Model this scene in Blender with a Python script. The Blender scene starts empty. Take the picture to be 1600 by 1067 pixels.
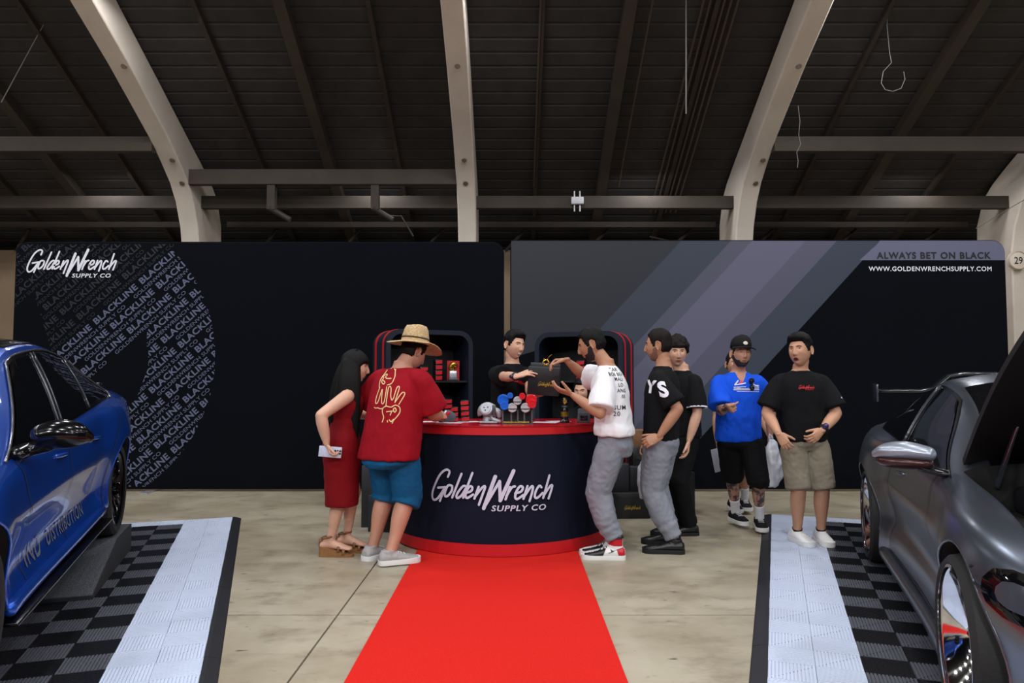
import bpy, bmesh, math, random
import numpy as np
from mathutils import Vector, Matrix, Euler, noise
from mathutils.bvhtree import BVHTree
random.seed(7)
SC = bpy.context.scene
TMP = bpy.data.scenes.new('scratch')   # scratch scene for evaluating text and remeshes; removed at the end
def ev_in_scratch(o):
    with bpy.context.temp_override(scene=TMP, view_layer=TMP.view_layers[0]): dg = bpy.context.evaluated_depsgraph_get()
    return o.evaluated_get(dg)
COL = SC.collection
PI = math.pi
RZ = math.radians

# ---------------------------------------------------------------- camera
CAM_H, CAM_P, CAM_F = 1.35, 0.0519, 1136.0
cd = bpy.data.cameras.new('camera'); cam = bpy.data.objects.new('camera', cd); COL.objects.link(cam)
cd.sensor_width = 36.0; cd.lens = CAM_F / 1600 * 36.0; cd.clip_start = 0.05; cd.clip_end = 200
cam.location = (0, 0, CAM_H); cam.rotation_euler = (PI / 2 + CAM_P, 0, 0)
SC.camera = cam

# ---------------------------------------------------------------- world, lamps, exposure
w = bpy.data.worlds.new('hall_air'); SC.world = w; w.use_nodes = True
w.node_tree.nodes['Background'].inputs[0].default_value = (0.55, 0.6, 0.75, 1)
w.node_tree.nodes['Background'].inputs[1].default_value = 0.004
SC.view_settings.view_transform = 'Standard'; SC.view_settings.look = 'None'
SC.view_settings.gamma = 1.0; SC.view_settings.use_curve_mapping = False
SC.view_settings.exposure = 0.0
LAMPS = []
def hall_and_fill_lamp(x, y, z, power, r=0.22, col=(0.965, 0.975, 1.0)):
    l = bpy.data.lights.new('bay_and_fill_lamp', 'AREA'); l.shape = 'DISK'; l.size = 2 * r; l.energy = power; l.color = col
    o = bpy.data.objects.new('bay_and_fill_lamp', l); COL.objects.link(o); o.location = (x, y, z)
    LAMPS.append(o)
for ix in range(5):
    for yy, zz, pw, up in ((7.9, 5.9, 42, 0), (5.6, 6.9, 53, 24), (2.8, 7.6, 65, 24), (-0.6, 7.0, 132, 0), (-4.6, 6.0, 350, 0)):  # last row, behind the camera, is added fill to brighten people's fronts
        hall_and_fill_lamp(-8.4 + 4.2 * ix, yy, zz, pw)
        if up:   # added point lights under these rows, to brighten arches and roof deck
            l = bpy.data.lights.new('roof_fill_light', 'POINT'); l.energy = up; l.shadow_soft_size = 0.2; l.color = (0.965, 0.975, 1.0)
            o = bpy.data.objects.new('roof_fill_light', l); COL.objects.link(o); o.location = (-8.4 + 4.2 * ix, yy, zz - 0.25)
for ix in range(4):
    hall_and_fill_lamp(-6.3 + 4.2 * ix, 11.0, 4.62, 20, 0.15)

# ---------------------------------------------------------------- small helpers
def srgb(r, g, b):
    f = lambda c: (c / 255 / 12.92) if c / 255 <= 0.04045 else ((c / 255 + 0.055) / 1.055) ** 2.4
    return (f(r), f(g), f(b), 1.0)
MATS = {}
def mat(name, col, rough=0.6, metal=0.0, noise_amt=0.0, noise_scale=8.0, bump=0.0, bump_scale=60.0, coat=0.0, spec=0.5, col2=None, coords='Object', sheen=0.0, emit=None, trans=0.0, stretch=None):
    if name in MATS: return MATS[name]
    m = bpy.data.materials.new(name); m.use_nodes = True; MATS[name] = m
    nt = m.node_tree; b = nt.nodes['Principled BSDF']
    c = srgb(*col); b.inputs['Base Color'].default_value = c
    b.inputs['Roughness'].default_value = rough; b.inputs['Metallic'].default_value = metal
    b.inputs['Specular IOR Level'].default_value = spec
    if coat: b.inputs['Coat Weight'].default_value = coat; b.inputs['Coat Roughness'].default_value = 0.04
    if sheen: b.inputs['Sheen Weight'].default_value = sheen; b.inputs['Sheen Roughness'].default_value = 0.5
    if trans: b.inputs['Transmission Weight'].default_value = trans
    if emit: b.inputs['Emission Color'].default_value = srgb(*emit[:3]); b.inputs['Emission Strength'].default_value = emit[3]
    if noise_amt or bump:
        tc = nt.nodes.new('ShaderNodeTexCoord'); src = tc.outputs[coords]
        if stretch:
            mp = nt.nodes.new('ShaderNodeMapping'); mp.inputs['Scale'].default_value = stretch
            nt.links.new(src, mp.inputs[0]); src = mp.outputs[0]
    if noise_amt:
        n = nt.nodes.new('ShaderNodeTexNoise'); n.inputs['Scale'].default_value = noise_scale; n.inputs['Detail'].default_value = 6; n.inputs['Roughness'].default_value = 0.6
        nt.links.new(src, n.inputs['Vector'])
        mx = nt.nodes.new('ShaderNodeMix'); mx.data_type = 'RGBA'
        c2 = srgb(*col2) if col2 else tuple(x * (1 - noise_amt) for x in c[:3]) + (1,)
        mr = nt.nodes.new('ShaderNodeMapRange'); mr.inputs[1].default_value = 0.32; mr.inputs[2].default_value = 0.68
        nt.links.new(n.outputs[0], mr.inputs[0]); nt.links.new(mr.outputs[0], mx.inputs[0])
        mx.inputs[6].default_value = c; mx.inputs[7].default_value = c2
        nt.links.new(mx.outputs[2], b.inputs['Base Color'])
    if bump:
        n2 = nt.nodes.new('ShaderNodeTexNoise'); n2.inputs['Scale'].default_value = bump_scale; n2.inputs['Detail'].default_value = 3
        nt.links.new(src, n2.inputs['Vector'])
        bp = nt.nodes.new('ShaderNodeBump'); bp.inputs['Strength'].default_value = bump; bp.inputs['Distance'].default_value = 0.01
        nt.links.new(n2.outputs[0], bp.inputs['Height']); nt.links.new(bp.outputs[0], b.inputs['Normal'])
    return m

def link(o, parent=None):
    COL.objects.link(o)
    if parent is not None: o.parent = parent
    return o
def meshobj(name, verts, faces, m=None, parent=None, smooth=False, loc=None, rot=None):
    me = bpy.data.meshes.new(name); me.from_pydata([tuple(v) for v in verts], [], [tuple(f) for f in faces]); me.validate(); me.update()
    o = bpy.data.objects.new(name, me); link(o, parent)
    if m is not None: me.materials.append(m)
    if smooth: me.polygons.foreach_set('use_smooth', [True] * len(me.polygons))
    if loc: o.location = loc
    if rot: o.rotation_euler = rot
    return o
def bmobj(name, bm, m=None, parent=None, smooth=False):
    me = bpy.data.meshes.new(name); bm.normal_update(); bm.to_mesh(me); bm.free()
    o = bpy.data.objects.new(name, me); link(o, parent)
    if m is not None: me.materials.append(m)
    if smooth: me.polygons.foreach_set('use_smooth', [True] * len(me.polygons))
    return o
def empty(name, loc=(0, 0, 0), rz=0.0):
    o = bpy.data.objects.new(name, None); COL.objects.link(o); o.location = loc; o.rotation_euler = (0, 0, rz); o.empty_display_size = 0.1
    return o
def tag(o, label, cat, group=None):
    o['label'] = label; o['category'] = cat
    if group: o['group'] = group
    return o
def struct(o, label=None):
    o['kind'] = 'structure'
    if label: o['label'] = label
    return o
def smooth_by_angle(o, ang=40):
    me = o.data
    me.polygons.foreach_set('use_smooth', [True] * len(me.polygons))
    try: me.set_sharp_from_angle(angle=math.radians(ang))
    except Exception: pass
    return o
def box_bm(bm, x0, x1, y0, y1, z0, z1, M=None):
    vs = [Vector((x, y, z)) for z in (z0, z1) for y in (y0, y1) for x in (x0, x1)]
    if M is not None: vs = [M @ v for v in vs]
    v = [bm.verts.new(p) for p in vs]
    for f in ((0, 2, 3, 1), (4, 5, 7, 6), (0, 1, 5, 4), (2, 6, 7, 3), (0, 4, 6, 2), (1, 3, 7, 5)): bm.faces.new([v[i] for i in f])
def box(name, x0, x1, y0, y1, z0, z1, m=None, parent=None, bevel=0.0, M=None, seg=2):
    bm = bmesh.new(); box_bm(bm, x0, x1, y0, y1, z0, z1, M)
    if bevel: bmesh.ops.bevel(bm, geom=bm.edges[:], offset=bevel, segments=seg, affect='EDGES', profile=0.5)
    o = bmobj(name, bm, m, parent)
    if bevel: smooth_by_angle(o, 50)
    return o
def tube_geo(pts, radii, n=10, cap=True, flat=1.0, up=None):
    """closed tube along pts; radii scalar or list; returns verts, faces"""
    P = [Vector(p) for p in pts]; k = len(P)
    if not hasattr(radii, '__len__'): radii = [radii] * k
    T = []
    for i in range(k):
        a = P[max(i - 1, 0)]; b = P[min(i + 1, k - 1)]; d = (b - a)
        T.append(d.normalized() if d.length > 1e-9 else Vector((0, 0, 1)))
    u0 = Vector(up) if up is not None else (Vector((0, 0, 1)) if abs(T[0].z) < 0.9 else Vector((0, 1, 0)))
    U = (u0 - T[0] * u0.dot(T[0])).normalized(); V = []; F = []
    for i in range(k):
        U = (U - T[i] * U.dot(T[i])).normalized(); W = T[i].cross(U)
        r = radii[i]; ra, rb = (r if hasattr(r, '__len__') else (r, r * flat))
        for j in range(n):
            a = 2 * PI * j / n; V.append(P[i] + U * (ra * math.cos(a)) + W * (rb * math.sin(a)))
    for i in range(k - 1):
        for j in range(n):
            a = i * n + j; b = i * n + (j + 1) % n; F.append((a, b, b + n, a + n))
    if cap:
        F.append(tuple(reversed(range(n)))); F.append(tuple(range((k - 1) * n, k * n)))
    return V, F
def tube(name, pts, r, m=None, parent=None, n=10, flat=1.0, up=None):
    v, f = tube_geo(pts, r, n, True, flat, up); o = meshobj(name, v, f, m, parent, True); smooth_by_angle(o, 60); return o
def lathe_geo(prof, n=24, axis='Z', closed=False):
    V = []; F = []; k = len(prof)
    for i in range(n):
        a = 2 * PI * i / n; c, s = math.cos(a), math.sin(a)
        for r, z in prof:
            V.append((r * c, r * s, z) if axis == 'Z' else ((r * c, z, r * s) if axis == 'Y' else (z, r * c, r * s)))
    for i in range(n):
        for j in range(k - 1 + (1 if closed else 0)):
            a = i * k + j; b = i * k + (j + 1) % k; c = ((i + 1) % n) * k + (j + 1) % k; d = ((i + 1) % n) * k + j
            F.append((a, d, c, b) if axis != 'Y' else (a, b, c, d))
    return V, F
def lathe(name, prof, m=None, parent=None, n=24, axis='Z', loc=None, rot=None, ang=35, closed=False):
    v, f = lathe_geo(prof, n, axis, closed); o = meshobj(name, v, f, m, parent, True, loc, rot)
    bm = bmesh.new(); bm.from_mesh(o.data); bmesh.ops.remove_doubles(bm, verts=bm.verts[:], dist=1e-6); bmesh.ops.recalc_face_normals(bm, faces=bm.faces[:]); bm.to_mesh(o.data); bm.free()
    smooth_by_angle(o, ang); return o
def cray(u, v):
    xc = (u - 800) / CAM_F; yc = (533.5 - v) / CAM_F
    return Vector((xc, math.cos(CAM_P) - yc * math.sin(CAM_P), math.sin(CAM_P) + yc * math.cos(CAM_P)))
def at(u, v, Y):
    r = cray(u, v); return Vector((0, 0, CAM_H)) + r * (Y / r.y)
def fl(u, v, z=0.0):
    r = cray(u, v); return Vector((0, 0, CAM_H)) + r * ((z - CAM_H) / r.z)

# ---------------------------------------------------------------- flat lettering
def text_geo(txt, height=1.0, bold=0.0, shear=0.0, spacing=1.0, xscale=1.0, align='LEFT', line=1.0):
    """lettering as triangles in the plane: verts (x, y), faces; height is the cap height"""
    c = bpy.data.curves.new('lettering', 'FONT'); c.body = txt; c.size = 1.0; c.offset = bold; c.shear = shear
    c.space_character = spacing; c.align_x = align; c.resolution_u = 3; c.space_line = line
    o = bpy.data.objects.new('lettering', c); TMP.collection.objects.link(o)
    me = bpy.data.meshes.new_from_object(ev_in_scratch(o))
    V = [(v.co.x, v.co.y) for v in me.vertices]; F = [tuple(p.vertices) for p in me.polygons]
    bpy.data.objects.remove(o); bpy.data.curves.remove(c); bpy.data.meshes.remove(me)
    k = height / 0.73
    return [(x * k * xscale, y * k) for x, y in V], F
def stroke_geo(lines, wd=0.05, cap=4):
    """hand-lettered strokes: each polyline becomes a ribbon with round ends"""
    V = []; F = []
    for L in lines:
        w_ = wd
        if isinstance(L, tuple) and isinstance(L[0], (int, float)): w_, L = L
        P = [Vector((p[0], p[1])) for p in L]
        # smooth a little
        Q = []
        for i in range(len(P) - 1):
            p0, p1, p2, p3 = P[max(i - 1, 0)], P[i], P[i + 1], P[min(i + 2, len(P) - 1)]
            ns = 4 if len(P) > 2 else 3
            for s in range(ns):
                t = s / ns
                Q.append(0.5 * ((2 * p1) + (p2 - p0) * t + (2 * p0 - 5 * p1 + 4 * p2 - p3) * t * t + (3 * p1 - p0 - 3 * p2 + p3) * t ** 3))
        Q.append(P[-1])
        b = len(V); n = len(Q)
        for i in range(n):
            d = (Q[min(i + 1, n - 1)] - Q[max(i - 1, 0)]); d = d.normalized() if d.length > 1e-9 else Vector((1, 0))
            nn = Vector((-d.y, d.x)) * (w_ / 2)
            V.append(tuple(Q[i] + nn)); V.append(tuple(Q[i] - nn))
        for i in range(n - 1): F.append((b + 2 * i, b + 2 * i + 1, b + 2 * i + 3, b + 2 * i + 2))
        for e, i0 in ((0, 0), (1, n - 1)):
            d = (Q[1] - Q[0]) if e == 0 else (Q[-1] - Q[-2]); d = d.normalized() if d.length > 1e-9 else Vector((1, 0)); sg = -1 if e == 0 else 1
            nn = Vector((-d.y, d.x)); ids = []
            for s in range(1, cap):
                a = PI * s / cap; V.append(tuple(Q[i0] + nn * (w_ / 2 * math.cos(a)) + d * (sg * w_ / 2 * math.sin(a)))); ids.append(len(V) - 1)
            F.append(tuple([b + 2 * i0] + ids + [b + 2 * i0 + 1]))
    return V, F
_L = [[(318, 165), (335, 118), (300, 102), (240, 145), (185, 235), (150, 330), (165, 382), (215, 362), (285, 268)], [(215, 270), (295, 258)], [(290, 262), (235, 388)],
      [(352, 240), (318, 245), (290, 305), (292, 342), (325, 330), (358, 285), (362, 246)], [(452, 132), (362, 348)], [(500, 246), (470, 240), (428, 285), (404, 330), (414, 350), (452, 325), (492, 262)], [(553, 122), (468, 344)],
      [(492, 300), (542, 282), (552, 248), (528, 242), (500, 285), (490, 332), (510, 344), (560, 312)], [(610, 242), (572, 348)], [(576, 332), (640, 250), (668, 240), (645, 310), (612, 402)],
      (33, [(757, 150), (655, 432)]), (24, [(655, 432), (795, 192)]), (28, [(795, 192), (800, 362)]), (33, [(800, 362), (918, 100)]),
      [(885, 242), (847, 352)], [(853, 325), (900, 250), (930, 238)], [(932, 300), (985, 284), (1000, 247), (972, 240), (942, 285), (932, 335), (952, 350), (1005, 315)],
      [(1042, 238), (1005, 350)], [(1010, 332), (1070, 250), (1092, 248), (1080, 310), (1060, 372)], [(1172, 255), (1150, 240), (1117, 290), (1110, 338), (1135, 345), (1182, 305)],
      [(1250, 152), (1188, 350)], [(1192, 330), (1255, 250), (1278, 246), (1262, 300), (1240, 358)]]
def logo_geo(width=1.0, sub=True):
    """the hand-written GoldenWrench mark with SUPPLY CO below; origin at its centre, width as given"""
    k = width / 1160.0
    tr = lambda p: ((p[0] - 717) * k, (270 - p[1]) * k)
    L = []
    for s in _L:
        if isinstance(s, tuple): L.append((s[0] * k, [tr(p) for p in s[1]]))
        else: L.append([tr(p) for p in s])
    V, F = stroke_geo(L, 21 * k)
    if sub:
        tv, tf = text_geo('SUPPLY CO', 52 * k, 0.02, 0.18, 1.12)
        x0 = min(v[0] for v in tv); x1 = max(v[0] for v in tv); s = (1215 - 722) * k / (x1 - x0)
        b = len(V); V += [((v[0] - x0) * s + (722 - 717) * k, v[1] + (270 - 455) * k) for v in tv]; F += [tuple(i + b for i in f) for f in tf]
    return V, F
def refine2d(V, F, maxlen):
    bm = bmesh.new(); vs = [bm.verts.new((x, y, 0)) for x, y in V]
    for f in F:
        try: bm.faces.new([vs[i] for i in f])
        except ValueError: pass
    bmesh.ops.triangulate(bm, faces=bm.faces[:])
    for _ in range(5):
        es = [e for e in bm.edges if e.calc_length() > maxlen]
        if not es: break
        bmesh.ops.subdivide_edges(bm, edges=es, cuts=1); bmesh.ops.triangulate(bm, faces=[f for f in bm.faces if len(f.verts) > 3])
    bm.verts.index_update()
    V2 = [(v.co.x, v.co.y) for v in bm.verts]; F2 = [tuple(v.index for v in f.verts) for f in bm.faces]; bm.free()
    return V2, F2
def layer_ids(V, F):
    """a number for each separate stroke or letter, so that overlapping strokes of a print do not share one plane"""
    par = list(range(len(V)))
    def root(i):
        while par[i] != i: par[i] = par[par[i]]; i = par[i]
        return i
    for f in F:
        a = root(f[0])
        for i in f[1:]: par[root(i)] = a
    ids = {}; return [ids.setdefault(root(i), len(ids)) for i in range(len(V))]
def decal(name, geo, O, X, Y, m, parent=None, off=0.002, fn=None):
    """print laid on a flat face: O centre, X and Y in-plane axes; fn bends it"""
    O, X, Y = Vector(O), Vector(X).normalized(), Vector(Y).normalized(); N = X.cross(Y)
    V, F = geo; L = layer_ids(V, F)
    return meshobj(name, [fn(x, y) if fn else O + X * x + Y * y + N * (off + 6e-5 * l) for (x, y), l in zip(V, L)], F, m, parent)
def bvh_of(o):
    me = o.data; return BVHTree.FromPolygons([v.co.copy() for v in me.vertices], [tuple(p.vertices) for p in me.polygons])
def wrap(name, geo, O, X, Y, D, bvh, m, parent, off=0.0025, maxlen=0.02):
    """print laid onto a curved thing: cast each point along D onto its surface"""
    V, F = refine2d(geo[0], geo[1], maxlen); lay = layer_ids(V, F); O, X, Y, D = Vector(O), Vector(X).normalized(), Vector(Y).normalized(), Vector(D).normalized()
    W = []; ok = []
    for (x, y), l in zip(V, lay):
        p = O + X * x + Y * y; h = bvh.ray_cast(p, D, 1.0)
        if h[0] is None: W.append(p); ok.append(False)
        else: W.append(h[0] - D * (off + 6e-5 * l)); ok.append(True)
    F = [f for f in F if all(ok[i] for i in f)]
    used = sorted({i for f in F for i in f}); mp = {j: i for i, j in enumerate(used)}
    return meshobj(name, [W[i] for i in used], [tuple(mp[i] for i in f) for f in F], m, parent)
# ================================================================ the hall
M_conc = mat('polished_concrete', (176, 164, 142), 0.42, 0, 0.25, 1.6, 0.06, 25, col2=(128, 116, 96), spec=0.5)
def concrete_nodes():
    m = M_conc; nt = m.node_tree; b = nt.nodes['Principled BSDF']; L = nt.links
    geo = nt.nodes.new('ShaderNodeNewGeometry')
    def nz(scale, det, lo, hi, st=(1, 1, 1), ro=0.6):
        mp = nt.nodes.new('ShaderNodeMapping'); mp.inputs['Scale'].default_value = st; L.new(geo.outputs['Position'], mp.inputs[0])
        n = nt.nodes.new('ShaderNodeTexNoise'); n.inputs['Scale'].default_value = scale; n.inputs['Detail'].default_value = det; n.inputs['Roughness'].default_value = ro; L.new(mp.outputs[0], n.inputs['Vector'])
        r = nt.nodes.new('ShaderNodeMapRange'); r.inputs[1].default_value = lo; r.inputs[2].default_value = hi; L.new(n.outputs[0], r.inputs[0]); return r.outputs[0]
    def mix(fac, a, c):
        x = nt.nodes.new('ShaderNodeMix'); x.data_type = 'RGBA'; L.new(fac, x.inputs[0])
        for s, k in ((a, 6), (c, 7)):
            if hasattr(s, 'is_linked'): L.new(s, x.inputs[k])
            else: x.inputs[k].default_value = srgb(*s)
        return x.outputs[2]
    c = mix(nz(1.1, 5, 0.38, 0.66), (172, 163, 143), (146, 134, 112))
    c = mix(nz(3.5, 8, 0.5, 0.75, (0.7, 1.2, 1), 0.7), c, (122, 110, 90))
    c = mix(nz(14, 3, 0.66, 0.74, (0.6, 1.3, 1)), c, (98, 90, 74))
    c = mix(nz(45, 2, 0.72, 0.78), c, (70, 64, 54))
    L.new(c, b.inputs['Base Color'])
    rr = nz(2.5, 5, 0.3, 0.7); m2 = nt.nodes.new('ShaderNodeMapRange'); m2.inputs[3].default_value = 0.3; m2.inputs[4].default_value = 0.5; L.new(rr, m2.inputs[0]); L.new(m2.outputs[0], b.inputs['Roughness'])
concrete_nodes()
M_joint = mat('joint_filler', (52, 47, 41), 0.9)
floor = meshobj('floor', [(-30, -25, -0.012), (30, -25, -0.012), (30, 20, -0.012), (-30, 20, -0.012)], [(0, 1, 2, 3)], M_joint)
struct(floor, 'grey polished concrete hall floor with saw-cut joints')
XJ = [-30, -19, -13, -7, -1.0, 5.0, 11, 17, 30]; YJ = [-25, -14, -6.2, -1.1, 4.243, 9.6, 14.5, 20]
for i in range(len(XJ) - 1):
    for j in range(len(YJ) - 1):
        bm = bmesh.new(); g = 0.0055; box_bm(bm, XJ[i] + g, XJ[i + 1] - g, YJ[j] + g, YJ[j + 1] - g, -0.0125, 0.0)
        bmobj('concrete_slab', bm, M_conc, floor)

M_deck = mat('roof_deck_boards', (56, 53, 52), 0.85, 0, 0.4, 3.0, 0.0)
def deck_nodes():
    nt = M_deck.node_tree; b = nt.nodes['Principled BSDF']; L = nt.links
    tc = nt.nodes.new('ShaderNodeTexCoord'); wv = nt.nodes.new('ShaderNodeTexWave'); wv.bands_direction = 'Y'; wv.inputs['Scale'].default_value = 1.6; wv.inputs['Distortion'].default_value = 0.15
    L.new(tc.outputs['Object'], wv.inputs['Vector'])
    r = nt.nodes.new('ShaderNodeMapRange'); r.inputs[1].default_value = 0.0; r.inputs[2].default_value = 0.12; L.new(wv.outputs[1], r.inputs[0])
    bp = nt.nodes.new('ShaderNodeBump'); bp.inputs['Strength'].default_value = 0.8; bp.inputs['Distance'].default_value = 0.02; L.new(r.outputs[0], bp.inputs['Height']); L.new(bp.outputs[0], b.inputs['Normal'])
deck_nodes()
M_timber = mat('dark_roof_timber', (56, 46, 39), 0.8, 0, 0.3, 5)
M_beam = mat('old_painted_beam', (64, 55, 46), 0.75, 0, 0.25, 3)
M_arch = mat('cream_painted_arch', (224, 212, 198), 0.6, 0, 0.16, 1.5, 0.05, 12)
deck_z = lambda y: 4.67 + 0.513 * (11.38 - y)
RIDGE = -5.0
ceil = meshobj('ceiling', [(-30, 15.5, deck_z(15.5)), (30, 15.5, deck_z(15.5)), (30, RIDGE, deck_z(RIDGE)), (-30, RIDGE, deck_z(RIDGE)), (30, -25, deck_z(15)), (-30, -25, deck_z(15)),
                           (-30, 15.5, deck_z(15.5) + .06), (30, 15.5, deck_z(15.5) + .06), (30, RIDGE, deck_z(RIDGE) + .06), (-30, RIDGE, deck_z(RIDGE) + .06), (30, -25, deck_z(15) + .06), (-30, -25, deck_z(15) + .06)],
               [(0, 1, 2, 3), (3, 2, 4, 5), (7, 6, 9, 8), (8, 9, 11, 10)], M_deck)
struct(ceil, 'dark boarded pitched roof deck on timber rafters')
wall = box('wall_back', -30, 30, 12.7, 12.85, 0, 3.62, mat('tan_wall', (150, 128, 104), 0.8, 0, 0.2, 2), None)
struct(wall, 'low tan rear wall behind the printed backdrops')
# rafters and purlins
SP = 4.296; RX0 = -0.695   # rib centre line of the middle arch
def rafter(x, wd, dp, m=M_timber):
    bm = bmesh.new(); y0, y1 = 13.2, -4.9
    vs = [bm.verts.new(p) for p in [(x - wd / 2, y0, deck_z(y0)), (x + wd / 2, y0, deck_z(y0)), (x + wd / 2, y1, deck_z(y1)), (x - wd / 2, y1, deck_z(y1)),
                                    (x - wd / 2, y0, deck_z(y0) - dp), (x + wd / 2, y0, deck_z(y0) - dp), (x + wd / 2, y1, deck_z(y1) - dp), (x - wd / 2, y1, deck_z(y1) - dp)]]
    for f in ((0, 1, 2, 3), (7, 6, 5, 4), (0, 4, 5, 1), (1, 5, 6, 2), (2, 6, 7, 3), (3, 7, 4, 0)): bm.faces.new([vs[i] for i in f])
    return bmobj('rafter', bm, m, ceil)
for i in range(-3, 3):
    cx = RX0 + SP * i
    rafter(cx + SP / 2, 0.15, 0.16, M_beam)
    rafter(cx + SP / 4, 0.06, 0.09); rafter(cx + 3 * SP / 4, 0.06, 0.09)
# arches
prof_f = [(11.2, 0), (11.2, 3.35), (11.12, 3.7), (10.95, 4.05), (10.75, 4.29), (10.45, 4.52), (10.1, 4.76), (9.5, 5.09), (9.0, 5.36), (8.2, 5.74), (6.5, 6.48), (4, 7.5), (0, 9.0), (RIDGE, 10.7)]
prof_b = [(12.05, 0), (12.05, 3.5), (12.03, 3.9), (11.85, 4.30), (11.6, 4.5), (11.2, 4.72), (10.9, 4.87), (10.3, 5.18), (9.8, 5.44), (8.83, 5.93), (7.0, 6.87), (4.4, 8.2), (0.4, 10.2), (RIDGE, 12.9)]
prof_b = [(y, min(z, deck_z(y) + 0.01)) for y, z in prof_b]
hw = 0.139
for i in range(-2, 4):
    cx = RX0 + SP * i; n = len(prof_f); V = []
    for (yf, zf), (yb, zb) in zip(prof_f, prof_b): V += [(cx - hw, yf, zf), (cx + hw, yf, zf), (cx + hw, yb, zb), (cx - hw, yb, zb)]
    F = []
    for k in range(n - 1):
        for e in range(4): a = 4 * k + e; b = 4 * k + (e + 1) % 4; F.append((a, b, b + 4, a + 4))
    F += [(3, 2, 1, 0), (4 * n - 4, 4 * n - 3, 4 * n - 2, 4 * n - 1)]
    o = meshobj('arch', V, F, M_arch); o.name = 'trim_%d' % (i + 3)
    bm = bmesh.new(); bm.from_mesh(o.data); bmesh.ops.recalc_face_normals(bm, faces=bm.faces[:]); bm.to_mesh(o.data); bm.free()
    bv = o.modifiers.new('soft_edges', 'BEVEL'); bv.width = 0.02; bv.segments = 2; bv.limit_method = 'ANGLE'; bv.angle_limit = math.radians(60)
    smooth_by_angle(o, 35)
    struct(o, 'cream curved roof arch ' + ['beyond the left edge', 'above the hand lettered logo panel', 'standing behind the gap between the backdrops', 'rising behind the striped backdrop', 'beside the round sign 29', 'far right'][i + 2])
    # bolt heads on the soffit
    for (yy, zz) in ((9.06, 5.33), (10.42, 4.53), (10.75, 4.28)):
        if i in (-1, 0, 1):
            b_ = meshobj('bolt', *lathe_geo([(0.0, 0.012), (0.035, 0.012), (0.04, 0.0), (0.0, 0.0)], 10), mat('rusty_bolt', (110, 96, 84), 0.6), o)
            b_.location = (cx + (0.05 if i else 0), yy, zz); b_.rotation_euler = (math.radians(180 - 40), 0, 0)
def purlin(x0, x1, y, z, h, d, m=M_beam, name='purlin'):
    return box(name, x0, x1, y - d / 2, y + d / 2, z - h / 2, z + h / 2, m, ceil)
ribs = [RX0 + SP * i for i in range(-3, 4)]
for a, b in zip(ribs[:-1], ribs[1:]):
    purlin(a + hw, b - hw, 11.28, 4.115, 0.19, 0.12)                     # lower line in every bay
    purlin(a + hw, b - hw, 12.3, 3.98, 0.09, 0.10, M_timber)
purlin(ribs[2] + hw, ribs[3] - hw, 10.82, 4.385, 0.225, 0.12)                # mid bay beam with hangers
for x0, x1 in ((ribs[0], ribs[2] - hw), (ribs[4] + hw, ribs[6])): purlin(x0, x1, 10.25, 4.70 , 0.21, 0.12)
for x in (-3.62, -2.06):                                                     # hangers and brackets under the mid bay beam
    box('hanger', x - 0.06, x + 0.06, 10.78, 10.88, 3.9, 4.3, M_beam, ceil)
    tube('bracket', [(x - 0.03, 10.8, 3.92), (x + 0.12, 10.9, 3.84), (x + 0.26, 10.9, 3.76)], 0.045, mat('dark_iron', (52, 46, 42), 0.6), ceil, 8)
tube('bracket', [(-1.9, 10.9, 3.82), (-1.68, 10.9, 3.82), (-1.5, 10.95, 3.52)], 0.012, MATS['dark_iron'], ceil, 6)
# struts low under the eaves
for k, x in enumerate(np.arange(-11.2, 11.5, 1.43)):
    tube('strut', [(x, 12.45, 3.95), (x - 0.35, 12.65, 3.6)], 0.03, M_timber, ceil, 6)
# bundle of conduits on the roof left of the striped panel's arch
for k in range(6):
    x = 2.35 + 0.085 * k
    tube('conduit', [(x, y, deck_z(y) - 0.07) for y in (12.2, 10, 7, 3, 0)], 0.016, mat('conduit_paint', (74, 62, 52), 0.5), ceil, 6)
for x in (0.35, 1.72):
    tube('conduit', [(x, y, deck_z(y) - 0.1) for y in (11.6, 10, 7, 3, 0)], 0.014, MATS['conduit_paint'], ceil, 6)
tube('conduit', [(2.3, 12.0, 3.72), (2.85, 12.5, 3.72)], 0.012, MATS['conduit_paint'], ceil, 6)

# hanging cables
M_wire = mat('hanging_wire', (120, 118, 116), 0.5)
def cable(pts, r, label, m=M_wire):
    o = tube('hanging_cable', pts, r, m, None, 6); tag(o, label, 'cable'); return o
cable([at(1072, -60, 8.5), at(1072, 60, 8.5), at(1072, 178, 8.5)], 0.008, 'straight grey cable hanging from the roof near the middle')
pts = [(1388, 0), (1386, 40), (1390, 82), (1393, 98), (1380, 112), (1377, 130), (1383, 140), (1395, 143), (1408, 138), (1414, 124), (1412, 112)]
cable([at(u, v, 9.0 - 0.02 * i) for i, (u, v) in enumerate([(1386, -30)] + pts)], 0.005, 'thin wire hanging from the roof and curling into a loop')
cable([at(u, v, 9.6) for u, v in [(1247, 165), (1250, 190), (1248, 210), (1251, 225), (1245, 238), (1247, 252), (1246, 262)]], 0.005, 'short crinkled wire hanging beside the arch with its end frayed white')
cable([at(78, 20, 9.0), at(40, 90, 9.2), at(2, 160, 9.4)], 0.006, 'thin taut wire crossing the dark roof at the upper left')
cable([at(1640, 290, 9.6), at(1590, 318, 10.2), at(1525, 357, 11.1)], 0.006, 'dark wire slanting past the round number sign')

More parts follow.
